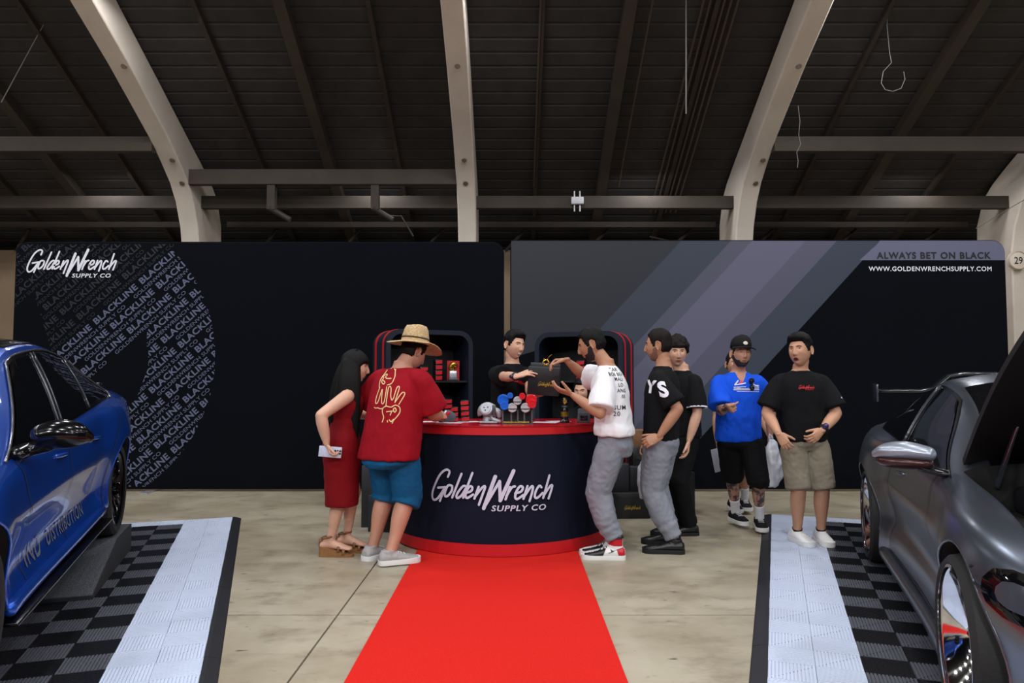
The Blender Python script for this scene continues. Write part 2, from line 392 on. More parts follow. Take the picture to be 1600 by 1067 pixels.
# little white floodlight box on the lower purlin
t = empty('junction_box', at(902, 314, 11.18)); M_wb = mat('white_fitting', (215, 215, 220), 0.4)
box('housing', -0.095, 0.095, -0.05, 0.04, -0.055, 0.055, M_wb, t, 0.008)
for x in (-0.045, 0.04):
    tube('upright', [(x, 0, 0.05), (x, 0, 0.155)], 0.011, M_wb, t, 8); tube('upright', [(x, 0, -0.05), (x, 0, -0.165)], 0.011, M_wb, t, 8)
tag(t, 'small white electrical box with four prongs on the purlin', 'electrical box')

# round bay number on the arch
t = empty('round_sign', at(1589, 407, 11.14)); t.rotation_euler = (0, 0, 0)
lathe('disc', [(0, -0.03), (0.125, -0.03), (0.14, -0.02), (0.14, 0.03), (0, 0.03)], mat('sign_cream', (226, 214, 198), 0.5), t, 32, 'Y')
lathe('rim', [(0.128, -0.032), (0.134, -0.042), (0.142, -0.036), (0.142, -0.02), (0.128, -0.02)], mat('sign_rim', (196, 182, 164), 0.5), t, 32, 'Y', closed=True)
g = text_geo('29', 0.11, 0.004, 0, 1.0, 0.9, 'CENTER'); decal('lettering', g, (0, -0.034, -0.055), (1, 0, 0), (0, 0, 1), mat('black_print', (20, 18, 18), 0.6), t)
tag(t, 'round cream sign reading 29 on the arch', 'sign')

# ================================================================ red carpet
M_carpet = mat('red_carpet', (216, 42, 34), 0.95, 0, 0.25, 220, 0.5, 260, col2=(194, 28, 22), spec=0.1)
bm = bmesh.new(); box_bm(bm, -0.745, 0.515, -1.0, 6.4, 0.0, 0.008)
tag(bmobj('carpet_runner', bm, M_carpet), 'bright red carpet runner leading up to the round counter', 'carpet')

# ================================================================ tile platforms
M_tw = mat('white_tile_plastic', (202, 211, 230), 0.42, spec=0.5); M_tg = mat('grey_tile_plastic', (82, 84, 92), 0.4); M_tb = mat('black_tile_plastic', (16, 17, 22), 0.35)
M_edge = mat('black_edge_rubber', (30, 31, 37), 0.5, 0, 0.2, 20)
CELL = 0.2091
def tile_mesh(m):
    bm = bmesh.new(); c = CELL / 2 - 0.0008
    box_bm(bm, -c, c, -c, c, 0.0, 0.0125)
    n = 13; p = 2 * c / n
    for i in range(n): box_bm(bm, -c + p * (i + 0.16), -c + p * (i + 0.84), -c, c, 0.0125, 0.0185)
    # corner-to-corner brace
    box_bm(bm, -c * 1.28, c * 1.28, -0.0022, 0.0022, 0.0125, 0.0188, Matrix.Rotation(PI / 4, 4, 'Z'))
    me = bpy.data.meshes.new('tile'); bm.normal_update(); bm.to_mesh(me); bm.free(); me.materials.append(m); return me
TM = {'w': tile_mesh(M_tw), 'g': tile_mesh(M_tg), 'b': tile_mesh(M_tb)}
def platform(org, ax, dirv, ncol, nrow, label, grp):
    """org: far inner corner (white outer edge, far end); ax: unit vector from the outer edge towards the car; dirv: towards the camera"""
    ang = math.atan2(dirv[1], dirv[0]) - PI / 2
    t = empty('tile_platform', (org[0], org[1], 0.0)); tag(t, label, 'flooring', grp)
    for i in range(ncol):
        for j in range(nrow):
            white = i < 2 or j < 1
            k = 'w' if white else ('g' if (i + j) % 2 else 'b')
            if not white and i > 9 and (i + j) % 2 and False: continue
            o = bpy.data.objects.new('tile', TM[k]); link(o, t)
            o.location = (ax[0] * CELL * (i + 0.5) + dirv[0] * CELL * (j + 0.5), ax[1] * CELL * (i + 0.5) + dirv[1] * CELL * (j + 0.5), 0)
            o.rotation_euler = (0, 0, ang + (PI / 2 if (i + j) % 2 == 0 else 0))
    # bevelled edge strip along the outer side, and one along the far end
    def strip(a, b, outw):
        a, b, outw = Vector((*a, 0)), Vector((*b, 0)), Vector((*outw, 0))
        V = [a, a + outw * 0.075, a + Vector((0, 0, 0.019)), b, b + outw * 0.075, b + Vector((0, 0, 0.019))]
        V = [a, a + outw * 0.078, a + outw * 0.07 + Vector((0, 0, 0.006)), a + outw * 0.02 + Vector((0, 0, 0.019)), a + Vector((0, 0, 0.019)),
             b, b + outw * 0.078, b + outw * 0.07 + Vector((0, 0, 0.006)), b + outw * 0.02 + Vector((0, 0, 0.019)), b + Vector((0, 0, 0.019))]
        F = [(0, 1, 2, 3, 4), (9, 8, 7, 6, 5)] + [(i, i + 5, (i + 1) % 5 + 5, (i + 1) % 5) for i in range(5)]
        o = meshobj('edge_strip', V, F, M_edge, t)
        bm = bmesh.new(); bm.from_mesh(o.data); bmesh.ops.recalc_face_normals(bm, faces=bm.faces[:]); bm.to_mesh(o.data); bm.free()
    d = Vector(dirv); a = Vector(ax)
    for j in range(0, nrow, 6):
        j1 = min(j + 6, nrow)
        strip(tuple(d * CELL * j), tuple(d * (CELL * j1 - 0.003)), tuple(-a))
    return t
TH = 0.332
plL = (-3.0308 + 2 * CELL * math.cos(TH) - CELL * math.sin(TH), 6.7824 + 2 * CELL * math.sin(TH) + CELL * math.cos(TH))
platform(plL, (-math.cos(TH), -math.sin(TH)), (math.sin(TH), -math.cos(TH)), 13, 25, 'black and white ribbed tile floor under the blue sedan', 'show floors of ribbed tiles')
TR = math.atan2(2.564 - 1.137, 7.263 - 3.311)
platform((2.564, 7.263), (math.cos(TR), -math.sin(TR)), (-math.sin(TR), -math.cos(TR)), 13, 27, 'black and white ribbed tile floor under the grey coupe', 'show floors of ribbed tiles')

# ================================================================ fabric backdrops
PY = 8.83
M_fab = mat('black_stretch_fabric', (8, 11, 18), 0.85, 0, 0.15, 1.2, 0.03, 300, spec=0.08)
M_logo = mat('white_print', (226, 226, 236), 0.6); M_txt = mat('grey_print', (94, 99, 122), 0.7, spec=0.1); M_dim = mat('faint_print', (15, 20, 32), 0.6)
M_black = MATS['black_print']
def rounded_rect(x0, x1, z0, z1, r, n=8):
    P = []
    for cx, cz, a0 in ((x1 - r, z1 - r, 0), (x0 + r, z1 - r, PI / 2), (x0 + r, z0 + 0.03, PI), (x1 - r, z0 + 0.03, 1.5 * PI)):
        rr = r if cz > 1 else 0.03
        if cz < 1: cx = x0 + 0.03 if a0 == PI else x1 - 0.03
        for k in range(n + 1):
            a = a0 + PI / 2 * k / n; P.append((cx + rr * math.cos(a), cz + rr * math.sin(a)))
    return P
def backdrop(x0, x1, z1, label, feet):
    t = empty('backdrop', ((x0 + x1) / 2, PY, 0)); cx = (x0 + x1) / 2
    P = rounded_rect(x0 - cx, x1 - cx, 0.028, z1, 0.15); n = len(P)
    V = [(x, 0, z) for x, z in P] + [(x, 0.09, z) for x, z in P]
    F = [tuple(range(n)), tuple(reversed(range(n, 2 * n)))] + [(i, i + n, (i + 1) % n + n, (i + 1) % n) for i in range(n)]
    o = meshobj('fabric', V, F, M_fab, t)
    bm = bmesh.new(); bm.from_mesh(o.data); bmesh.ops.recalc_face_normals(bm, faces=bm.faces[:]); bm.to_mesh(o.data); bm.free()
    bv = o.modifiers.new('soft', 'BEVEL'); bv.width = 0.02; bv.segments = 3; bv.limit_method = 'ANGLE'; bv.angle_limit = math.radians(50); smooth_by_angle(o, 30)
    for fx in feet:
        f = box('foot', fx - cx - 0.05, fx - cx + 0.05, -0.18, 0.3, 0.0, 0.012, mat('clear_grey_foot', (190, 190, 194), 0.3, 0.6), t)
    tag(t, label, 'backdrop', 'fabric backdrops behind the counter'); return t, cx
bdL, cL = backdrop(-6.08, -0.097, 3.035, 'long black fabric backdrop printed with diagonal grey lettering and a white logo', (-4.35, -1.6))
bdR, cR = backdrop(-0.022, 6.04, 3.055, 'long black fabric backdrop printed with diagonal grey stripes and a web address', (1.0, 4.55))
def pp(u, v): p = at(u, v, PY); return (p.x, p.z)
def put(name, geo, t, cx, m, off=0.003):   # geo given in world x, z
    L = layer_ids(*geo); return meshobj(name, [(x - cx, -off - (6e-5 * l if len(geo[0]) < 3000 else 0), z) for (x, z), l in zip(geo[0], L)], geo[1], m, t)
def fit(geo, u0, u1, vbase):
    """scale lettering so that it spans u0..u1 with its base line at vbase"""
    V, F = geo; a = pp(u0, vbase); b = pp(u1, vbase); x0 = min(v[0] for v in V); x1 = max(v[0] for v in V); s = (b[0] - a[0]) / (x1 - x0)
    return [(a[0] + (x - x0) * s, a[1] + y * s + (b[1] - a[1]) * (x - x0) / (x1 - x0)) for x, y in V], F
# logo on the left backdrop
p0, p1 = pp(42, 410), pp(184.5, 410); c_ = pp(113, 411)
V, F = logo_geo(p1[0] - p0[0]); put('logo', ([(x + c_[0], y + c_[1]) for x, y in V], F), bdL, cL, M_logo, 0.006)
# diagonal lettering: clipped rows
def clip_rows(n_lo, n_hi, keep, m, name, off):
    A = math.radians(42.2); d = Vector((math.cos(A), math.sin(A))); nn = Vector((math.sin(A), -math.cos(A)))
    base = Vector(pp(222.6, 444.2)); RS = 0.1815    # point on the first bright row
    bold = text_geo('BLACKLINE', 0.078, 0.028, 0.0, 1.07); thin = text_geo('GOLDENWRENCH SUPPLY CO', 0.046, 0.004, 0.0, 1.0)
    for geo, per, ln, sub in ((bold, 0.735, 0.668, 0.0), (thin, 1.27, 1.12, 0.078)):
        x0 = min(v[0] for v in geo[0]); x1 = max(v[0] for v in geo[0]); s = ln / (x1 - x0)
        for r in range(n_lo, n_hi):
            bm = bmesh.new()
            for k in range(-7, 8):
                sh = k * per + (r * 0.115 if sub == 0 else -0.3 + 0.33 * r + 0.12) % per
                o_ = base + nn * (RS * r + sub) + d * sh
                vs = [bm.verts.new((*(o_ + d * ((x - x0) * s) - nn * (y * (1.0 if sub == 0 else 1.0))), 0)) for x, y in geo[0]]
                for f in geo[1]:
                    try: bm.faces.new([vs[i] for i in f])
                    except ValueError: pass
            for co, no in keep(r):
                if not bm.verts: break
                bmesh.ops.bisect_plane(bm, geom=bm.verts[:] + bm.edges[:] + bm.faces[:], plane_co=(*co, 0), plane_no=(*no, 0), clear_outer=True)
            if not bm.faces: bm.free(); continue
            bm.verts.index_update()
            geo2 = ([(v.co.x, v.co.y) for v in bm.verts], [tuple(v.index for v in f.verts) for f in bm.faces]); bm.free()
            put(name, geo2, bdL, cL, m, off)
cc = Vector(pp(95, 560)); cr = 241 * PY / CAM_F
circle = [(cc + Vector((math.cos(a), math.sin(a))) * cr, Vector((math.cos(a), math.sin(a)))) for a in [2 * PI * k / 40 for k in range(40)]]
inpanel = [(Vector((-6.06, 0)), Vector((-1, 0))), (Vector((0, 3.0)), Vector((0, 1))), (Vector((0, 0.06)), Vector((0, -1)))]
def keep_bright(r):
    K = circle + inpanel
    if r in (3, 4): q = Vector(pp((0, 0, 0, 229, 232)[r], 560)); K = K + [(q, Vector((-1, 0)))]
    if r in (5, 6): q = Vector(pp(185 if r == 6 else 222, 600)); K = K + [(q, Vector((-0.94, 0.34)))]
    return K
clip_rows(0, 14, keep_bright, M_txt, 'lettering_row', 0.003)
def keep_dim(r):
    K = [(cc + Vector((math.cos(a), math.sin(a))) * cr * 1.04, Vector((math.cos(a), math.sin(a)))) for a in [2 * PI * k / 40 for k in range(40)]] + inpanel
    if r >= -4: q = Vector(pp(75, 530)); K = K + [(q, Vector((-0.9, -0.3)))]
    return K
clip_rows(-11, 0, keep_dim, M_dim, 'faint_lettering_row', 0.003)
# stripes on the right backdrop
zt = 3.05
def ex(u): return pp(u, 381)[0]
sl = 0.93
edges = [ex(u) for u in (1060, 1137.6, 1170.7, 1254.5, 1303, 1371)]
cols = [(42, 52, 68), (72, 73, 92), (88, 88, 110), (76, 76, 98), (44, 54, 70)]
def clip_poly(P, z1=3.04, x0=-0.01):
    bm = bmesh.new(); f = bm.faces.new([bm.verts.new((x, z, 0)) for x, z in P])
    for co, no in (((x0, 0, 0), (-1, 0, 0)), ((0, z1, 0), (0, 1, 0)), ((0, 0.05, 0), (0, -1, 0))):
        bmesh.ops.bisect_plane(bm, geom=bm.verts[:] + bm.edges[:] + bm.faces[:], plane_co=co, plane_no=no, clear_outer=True)
    bm.verts.index_update(); g = ([(v.co.x, v.co.y) for v in bm.verts], [tuple(v.index for v in f.verts) for f in bm.faces]); bm.free(); return g
zT = pp(1200, 381)[1]
for k in range(5):
    a, b = edges[k], edges[k + 1]; P = [(a + sl * 0.1, zT + 0.1), (a - sl * 3.2, zT - 3.2), (b - sl * 3.2, zT - 3.2), (b + sl * 0.1, zT + 0.1)]
    put('printed_stripe', clip_poly(P, 3.042), bdR, cR, mat('stripe_print_%d' % k, cols[k], 0.6), 0.003)
a = ex(800) ; P = [(-0.02, zT + .1), (-0.02, zT - 1.4), (edges[0] - sl * 1.1, zT - 1.1), (edges[0] + sl * .1, zT + .1)]
put('printed_stripe', clip_poly(P, 3.042), bdR, cR, mat('stripe_print_5', (21, 26, 37), 0.6), 0.0026)
zb = pp(1450, 406.5)[1]; xl = pp(1343, 407)[0]
P = [(edges[5], zT), (xl, zb), (6.03, zb)] + [(5.88 + 0.15 * math.cos(x), 2.895 + 0.15 * math.sin(x)) for x in [PI / 2 * k / 8 for k in range(9)]] + [(edges[5] + sl * 0.03, 3.045)]
put('tag_panel', (P, [tuple(range(len(P)))]), bdR, cR, mat('stripe_print_6', (94, 96, 120), 0.6), 0.0035)
put('lettering', fit(text_geo('ALWAYS BET ON BLACK', 0.09, 0.03, 0, 1.15), 1369.5, 1548, 404), bdR, cR, mat('dark_print', (16, 17, 24), 0.6), 0.006)
V, F = fit(text_geo('WWW.GOLDENWRENCHSUPPLY.COM', 0.05, 0.016, 0, 1.12), 1357, 1549, 423.5); put('lettering', (V, F), bdR, cR, M_logo, 0.006)
# ================================================================ people: builder
def remesh(geos, voxel, smooth=3, factor=0.5):
    V = []; F = []
    for v, f in geos:
        b = len(V); V += [tuple(p) for p in v]; F += [tuple(i + b for i in q) for q in f]
    me = bpy.data.meshes.new('tmp'); me.from_pydata(V, [], F); me.update()
    o = bpy.data.objects.new('tmp', me); TMP.collection.objects.link(o)
    bm = bmesh.new(); bm.from_mesh(me); bmesh.ops.recalc_face_normals(bm, faces=bm.faces[:]); bm.to_mesh(me); bm.free()
    m = o.modifiers.new('r', 'REMESH'); m.mode = 'VOXEL'; m.voxel_size = voxel; m.adaptivity = 0.0
    if smooth: s = o.modifiers.new('s', 'SMOOTH'); s.iterations = smooth; s.factor = factor
    ev = ev_in_scratch(o); m2 = ev.to_mesh()
    n = len(m2.vertices); a = np.empty(n * 3, np.float32); m2.vertices.foreach_get('co', a); a = a.reshape(-1, 3)
    Fo = [tuple(p.vertices) for p in m2.polygons]; ev.to_mesh_clear()
    bpy.data.objects.remove(o); bpy.data.meshes.remove(me)
    return a, Fo
def capsule(pts, radii, n=14, up=None, round_ends=(True, True)):
    """tapered tube with rounded ends; radii: scalars or (a, b) pairs"""
    P = [Vector(p) for p in pts]; R = [r if hasattr(r, '__len__') else (r, r) for r in radii]
    A, B = P[0], P[-1]; d0 = (P[1] - P[0]).normalized(); d1 = (P[-1] - P[-2]).normalized()
    # resample with catmull-rom
    Q, S = [], []
    for i in range(len(P) - 1):
        i0, i3 = max(i - 1, 0), min(i + 2, len(P) - 1)
        for s in range(4):
            t = s / 4
            cr = lambda a, b, c, d: 0.5 * ((2 * b) + (c - a) * t + (2 * a - 5 * b + 4 * c - d) * t * t + (3 * b - a - 3 * c + d) * t ** 3)
            Q.append(cr(P[i0], P[i], P[i + 1], P[i3])); S.append((cr(R[i0][0], R[i][0], R[i + 1][0], R[i3][0]), cr(R[i0][1], R[i][1], R[i + 1][1], R[i3][1])))
    Q.append(P[-1]); S.append(R[-1])
    if round_ends[0]:
        pre = [];
        for a in (85, 60, 30): k = math.radians(a); pre.append((A - d0 * (min(R[0]) * math.sin(k)), (R[0][0] * math.cos(k), R[0][1] * math.cos(k))))
        Q = [p for p, _ in pre] + Q; S = [r for _, r in pre] + S
    if round_ends[1]:
        for a in (30, 60, 85): k = math.radians(a); Q.append(B + d1 * (min(R[-1]) * math.sin(k))); S.append((R[-1][0] * math.cos(k), R[-1][1] * math.cos(k)))
    return tube_geo(Q, S, n, True, 1.0, up)
def sect_loft(rings, n=28, cap=True):
    """rings: (centre, halfwidth_x, halfdepth_y, power, rotz): horizontal superellipse rings"""
    V = []; F = []
    for (c, a, b, pw, rz) in rings:
        for j in range(n):
            t = 2 * PI * j / n; ct, st = math.cos(t), math.sin(t)
            x = a * math.copysign(abs(ct) ** (2 / pw), ct); y = b * math.copysign(abs(st) ** (2 / pw), st)
            V.append((c[0] + x * math.cos(rz) - y * math.sin(rz), c[1] + x * math.sin(rz) + y * math.cos(rz), c[2]))
    for i in range(len(rings) - 1):
        for j in range(n): a = i * n + j; b = i * n + (j + 1) % n; F.append((a, b, b + n, a + n))
    if cap: F.append(tuple(reversed(range(n)))); F.append(tuple(range((len(rings) - 1) * n, len(rings) * n)))
    return V, F
def smst(a, b, x):
    t = min(max((x - a) / (b - a), 0), 1); return t * t * (3 - 2 * t)
def head_surface(nose=1.0, jaw=1.0, off=None, nth=72, nph=88, female=False):
    V = []; F = []
    g = lambda x, s: math.exp(-(x / s) ** 2)
    for i in range(nth + 1):
        th = PI * i / nth
        for j in range(nph):
            # denser at the front
            ph = 2 * PI * j / nph; ph = ph - 0.45 * math.sin(2 * (ph - PI / 2)) * 0.5
            dx, dy, dz = math.sin(th) * math.cos(ph), math.sin(th) * math.sin(ph), math.cos(th)
            x, y, z = 0.077 * dx, 0.098 * dy, 0.120 * dz
            if dz > 0: x *= 1 + 0.05 * dz * (1 - dz); y -= 0.008 * dz
            k = min(max((-z - 0.015) / 0.1, 0), 1)
            x *= 1 - 0.26 * k ** 1.4 * (1.15 if female else 1.0) * (2 - jaw)
            if dy > 0: y *= 1 - 0.06 * k
            else: y *= 1 - 0.5 * k
            y += 0.012 * k
            if dy > 0.0:
                fr = smst(0.0, 0.45, dy)
                y += fr * (-0.004 * g(abs(x) - 0.0, 0.06))
                rz = smst(0.03, -0.026, z) * smst(-0.046, -0.034, z)
                y += fr * nose * (0.024 * g(x, 0.010) * rz + 0.007 * (g(x - 0.012, 0.008) + g(x + 0.012, 0.008)) * g(z + 0.031, 0.009) + 0.004 * g(x, 0.008) * g(z - 0.02, 0.02))
                y += fr * (-0.0105 * g(abs(x) - 0.031, 0.013) * g(z - 0.012, 0.0105))
                y += fr * 0.0045 * g(z - 0.031, 0.009) * smst(0.06, 0.04, abs(x))
                y += fr * 0.0045 * g(abs(x) - 0.042, 0.018) * g(z + 0.018, 0.018)
                y += fr * (0.0055 * g(x, 0.022) * g(z + 0.064, 0.011) - 0.004 * g(x, 0.024) * g(z + 0.0635, 0.003) - 0.004 * g(x, 0.02) * g(z + 0.081, 0.007))
                y += fr * 0.007 * g(x, 0.022) * g(z + 0.1, 0.014)
            p = Vector((x, y, z))
            if off is not None:
                n = Vector((dx / 0.077, dy / 0.098, dz / 0.12)).normalized(); p = p + n * off(dx, dy, dz, p)
            V.append(p)
    for i in range(nth):
        for j in range(nph): a = i * nph + j; b = i * nph + (j + 1) % nph; F.append((a, a + nph, b + nph, b))
    return V, F
def ear_geo(s):
    V = []; F = []; n = 14
    # a cupped leaf: outer rim ring, front ring, back ring
    for ring, (k, dx) in enumerate(((0.3, 0.006), (0.7, 0.0065), (0.92, 0.011), (1.02, 0.012), (0.9, 0.005), (0.4, -0.004))):
        for j in range(n):
            a = 2 * PI * j / n; V.append((s * (0.0745 + dx + 0.006 * max(-math.cos(a - 0.3), -0.2)), -0.012 + 0.019 * k * math.cos(a) * (1 if math.sin(a) > -0.3 else 0.75), -0.002 + 0.034 * k * math.sin(a)))
    for i in range(5):
        for j in range(n): a = i * n + j; b = i * n + (j + 1) % n; F.append((a, b, b + n, a + n))
    F.append(tuple(reversed(range(n)))); F.append(tuple(range(5 * n, 6 * n)))
    return V, F
def hand_geo(side, curl=(30, 35, 20), spread=4, thumb=(40, 20), scale=1.0, each=None):
    """wrist at the origin, fingers along +Y, palm towards -Z; side +1 right, -1 left"""
    G = [capsule([(0, -0.02, 0), (0, 0.015, 0), (-0.002 * side, 0.05, -0.001), (-0.002 * side, 0.088, -0.001)], [(0.017, 0.025), (0.016, 0.033), (0.0145, 0.041), (0.012, 0.041)], 16, (0, 0, 1))]
    bx = [-0.031, -0.0105, 0.0105, 0.030]; ln = [(0.041, 0.025, 0.02), (0.045, 0.028, 0.021), (0.041, 0.026, 0.02), (0.032, 0.02, 0.018)]; r0 = [0.0092, 0.0095, 0.009, 0.008]
    for i in range(4):
        cu = each[i] if each else curl
        d = math.radians((i - 1.4) * spread); p = Vector((bx[i] * side, 0.086 - 0.004 * (i == 3) - 0.003 * (i == 0), 0)); pts = [p - Vector((0, 0.02, 0)), p]; a = 0
        for L, c in zip(ln[i], cu):
            a += math.radians(c); p = p + Vector((math.sin(d) * side * math.cos(a), math.cos(d) * math.cos(a), -math.sin(a))) * L; pts.append(p)
        r = r0[i]; G.append(capsule(pts, [r * 1.05, r * 1.06, r, r * 0.92, r * 0.8], 10, (0, 0, 1)))
    t0, t1 = math.radians(thumb[0]), math.radians(thumb[1])
    p = Vector((-0.026 * side, 0.018, -0.006)); d1 = Vector((-math.sin(t0) * side, math.cos(t0), -0.35)).normalized(); d2 = Vector((-math.sin(t0 - t1) * side, math.cos(t0 - t1), -0.4)).normalized()
    G.append(capsule([p, p + d1 * 0.036, p + d1 * 0.066, p + d1 * 0.066 + d2 * 0.03], [0.0165, 0.0125, 0.0108, 0.0088], 10, (0, 0, 1)))
    return [([Vector(v) * scale for v in V], F) for V, F in G]
def shoe_upper(L=0.285, w=0.05, high=0.1, toe=0.055):
    """toe along +Y, ankle at y=0, ground z=0"""
    y0 = -0.085; st = []
    prof = [(0.0, 0.55, 0.075), (0.05, 0.82, 0.092), (0.16, 0.92, 0.1), (0.3, 0.93, 0.1), (0.42, 0.95, 0.092), (0.55, 1.0, 0.078), (0.7, 1.06, 0.064), (0.83, 1.0, toe), (0.93, 0.8, toe * 0.86), (0.985, 0.45, toe * 0.66)]
    V = []; F = []; n = 18
    for t, kw, h in prof:
        y = y0 + t * L
        for j in range(n):
            a = 2 * PI * j / n; c, s = math.cos(a), math.sin(a)
            x = kw * w * math.copysign(abs(c) ** 0.75, c) * (1 if s < 0 else 1 - 0.25 * s * min(1, h / 0.08)); z = 0.018 + (h - 0.018) * 0.5 * (1 + math.copysign(abs(s) ** 0.8, s)); V.append((x, y, z))
    m = len(prof)
    for i in range(m - 1):
        for j in range(n): a = i * n + j; b = i * n + (j + 1) % n; F.append((a, b, b + n, a + n))
    F.append(tuple(reversed(range(n)))); F.append(tuple(range((m - 1) * n, m * n)))
    return [(V, F), capsule([(0, -0.012, 0.06), (0, -0.014, high)], [(0.058, 0.046), (0.055, 0.045)], 16, (0, 1, 0), (True, False))]
def sole_geo(L=0.285, w=0.05, h=0.03):
    y0 = -0.088; o = []
    prof = [(0.0, 0.45), (0.03, 0.75), (0.1, 0.95), (0.25, 0.97), (0.42, 0.93), (0.6, 1.04), (0.75, 1.1), (0.87, 1.0), (0.95, 0.75), (1.0, 0.35)]
    R = [(kw * w * 1.06, y0 + t * L * 1.02) for t, kw in prof]; out = R + [(-x, y) for x, y in reversed(R)]
    n = len(out); V = [(x * 0.97, y, 0.0) for x, y in out] + [(x * 1.02, y, h * 0.4) for x, y in out] + [(x, y, h + 0.006 * smst(0.12, 0.2, y)) for x, y in out]
    F = [tuple(reversed(range(n))), tuple(range(2 * n, 3 * n))]
    for k in range(2):
        for i in range(n): a = k * n + i; b = k * n + (i + 1) % n; F.append((a, b, b + n, a + n))
    return V, F
def wrinkle(V, F, amp, freq, seed=0, stretch=(1, 1, 1), mask=None):
    """push the cloth along its normals with folded noise"""
    me = bpy.data.meshes.new('t'); me.from_pydata([tuple(v) for v in V], [], F); me.update()
    N = [v.normal.copy() for v in me.vertices]; bpy.data.meshes.remove(me); o = Vector((seed * 7.3, seed * 3.1, seed * 5.7))
    out = []
    for v, n in zip(V, N):
        p = Vector(v); q = Vector((p.x * stretch[0], p.y * stretch[1], p.z * stretch[2])) * freq + o
        r = 1 - 2 * abs(noise.noise(q)); k = r * 0.75 + noise.noise(q * 2.1) * 0.45
        out.append(p + n * (amp * k * (mask(p) if mask else 1.0)))
    return out
def ik(a, c, l1, l2, hint):
    a, c, hint = Vector(a), Vector(c), Vector(hint); d = c - a; L = min(d.length, (l1 + l2) * 0.998); d = d.normalized(); c2 = a + d * L
    x = (l1 * l1 - l2 * l2 + L * L) / (2 * L); h = math.sqrt(max(l1 * l1 - x * x, 0)); b = hint - a; b = (b - d * b.dot(d)); b = b.normalized() if b.length > 1e-6 else Vector((0, 0, 1))
    return a + d * x + b * h, c2
def lin(a, b, t): return Vector(a) * (1 - t) + Vector(b) * t

SKIN = {}
def skin_mat(k, col, tattoo=False):
    m = mat('skin_' + k, col, 0.5, 0, 0.12, 14, 0.08, 120)
    if k not in SKIN:
        SKIN[k] = m; b = m.node_tree.nodes['Principled BSDF']; b.inputs['Subsurface Weight'].default_value = 0.12; b.inputs['Subsurface Radius'].default_value = (0.012, 0.005, 0.003); b.inputs['Subsurface Scale'].default_value = 0.6
        if tattoo:   # inked limbs: broken dark marks on the lower arms and shins
            nt = m.node_tree; L = nt.links; tc = nt.nodes.new('ShaderNodeTexCoord'); n = nt.nodes.new('ShaderNodeTexNoise'); n.inputs['Scale'].default_value = 17; n.inputs['Detail'].default_value = 5; n.inputs['Roughness'].default_value = 0.7; L.new(tc.outputs['Object'], n.inputs['Vector'])
            r = nt.nodes.new('ShaderNodeMapRange'); r.inputs[1].default_value = 0.47; r.inputs[2].default_value = 0.56; L.new(n.outputs[0], r.inputs[0])
            at_ = nt.nodes.new('ShaderNodeAttribute'); at_.attribute_name = 'ink'; mu = nt.nodes.new('ShaderNodeMath'); mu.operation = 'MULTIPLY'; L.new(r.outputs[0], mu.inputs[0]); L.new(at_.outputs['Fac'], mu.inputs[1])
            mx = nt.nodes.new('ShaderNodeMix'); mx.data_type = 'RGBA'; L.new(mu.outputs[0], mx.inputs[0]); old = b.inputs['Base Color'].links[0].from_socket; L.new(old, mx.inputs[6]); mx.inputs[7].default_value = srgb(58, 56, 60); L.new(mx.outputs[2], b.inputs['Base Color'])
    return m
M_eyew = mat('eye_white', (225, 220, 215), 0.25); M_iris = mat('eye_dark', (26, 18, 14), 0.15); M_lip = mat('lips', (168, 96, 88), 0.5); M_lip2 = mat('lips_red', (176, 60, 62), 0.45); M_teeth = mat('teeth', (238, 234, 226), 0.3); M_mouth = mat('mouth_inside', (52, 16, 16), 0.7)
M_hairb = mat('black_hair', (13, 11, 11), 0.6, 0, 0.3, 30, 0.25, 120, spec=0.18, stretch=(1, 1, 0.25)); M_hairbr = mat('brown_black_hair', (28, 21, 18), 0.65, 0, 0.35, 30, 0.25, 120, spec=0.15, stretch=(1, 1, 0.3))
M_beard = mat('dark_beard', (46, 34, 29), 0.7, 0, 0.3, 90, 0.5, 200)

def put_geo(name, geos, m, parent, M=None, smooth=True):
    V = []; F = []
    for v, f in (geos if isinstance(geos, list) else [geos]):
        b = len(V); V += [(M @ Vector(p)) if M is not None else Vector(p) for p in v]; F += [tuple(i + b for i in q) for q in f]
    return meshobj(name, V, F, m, parent, smooth)

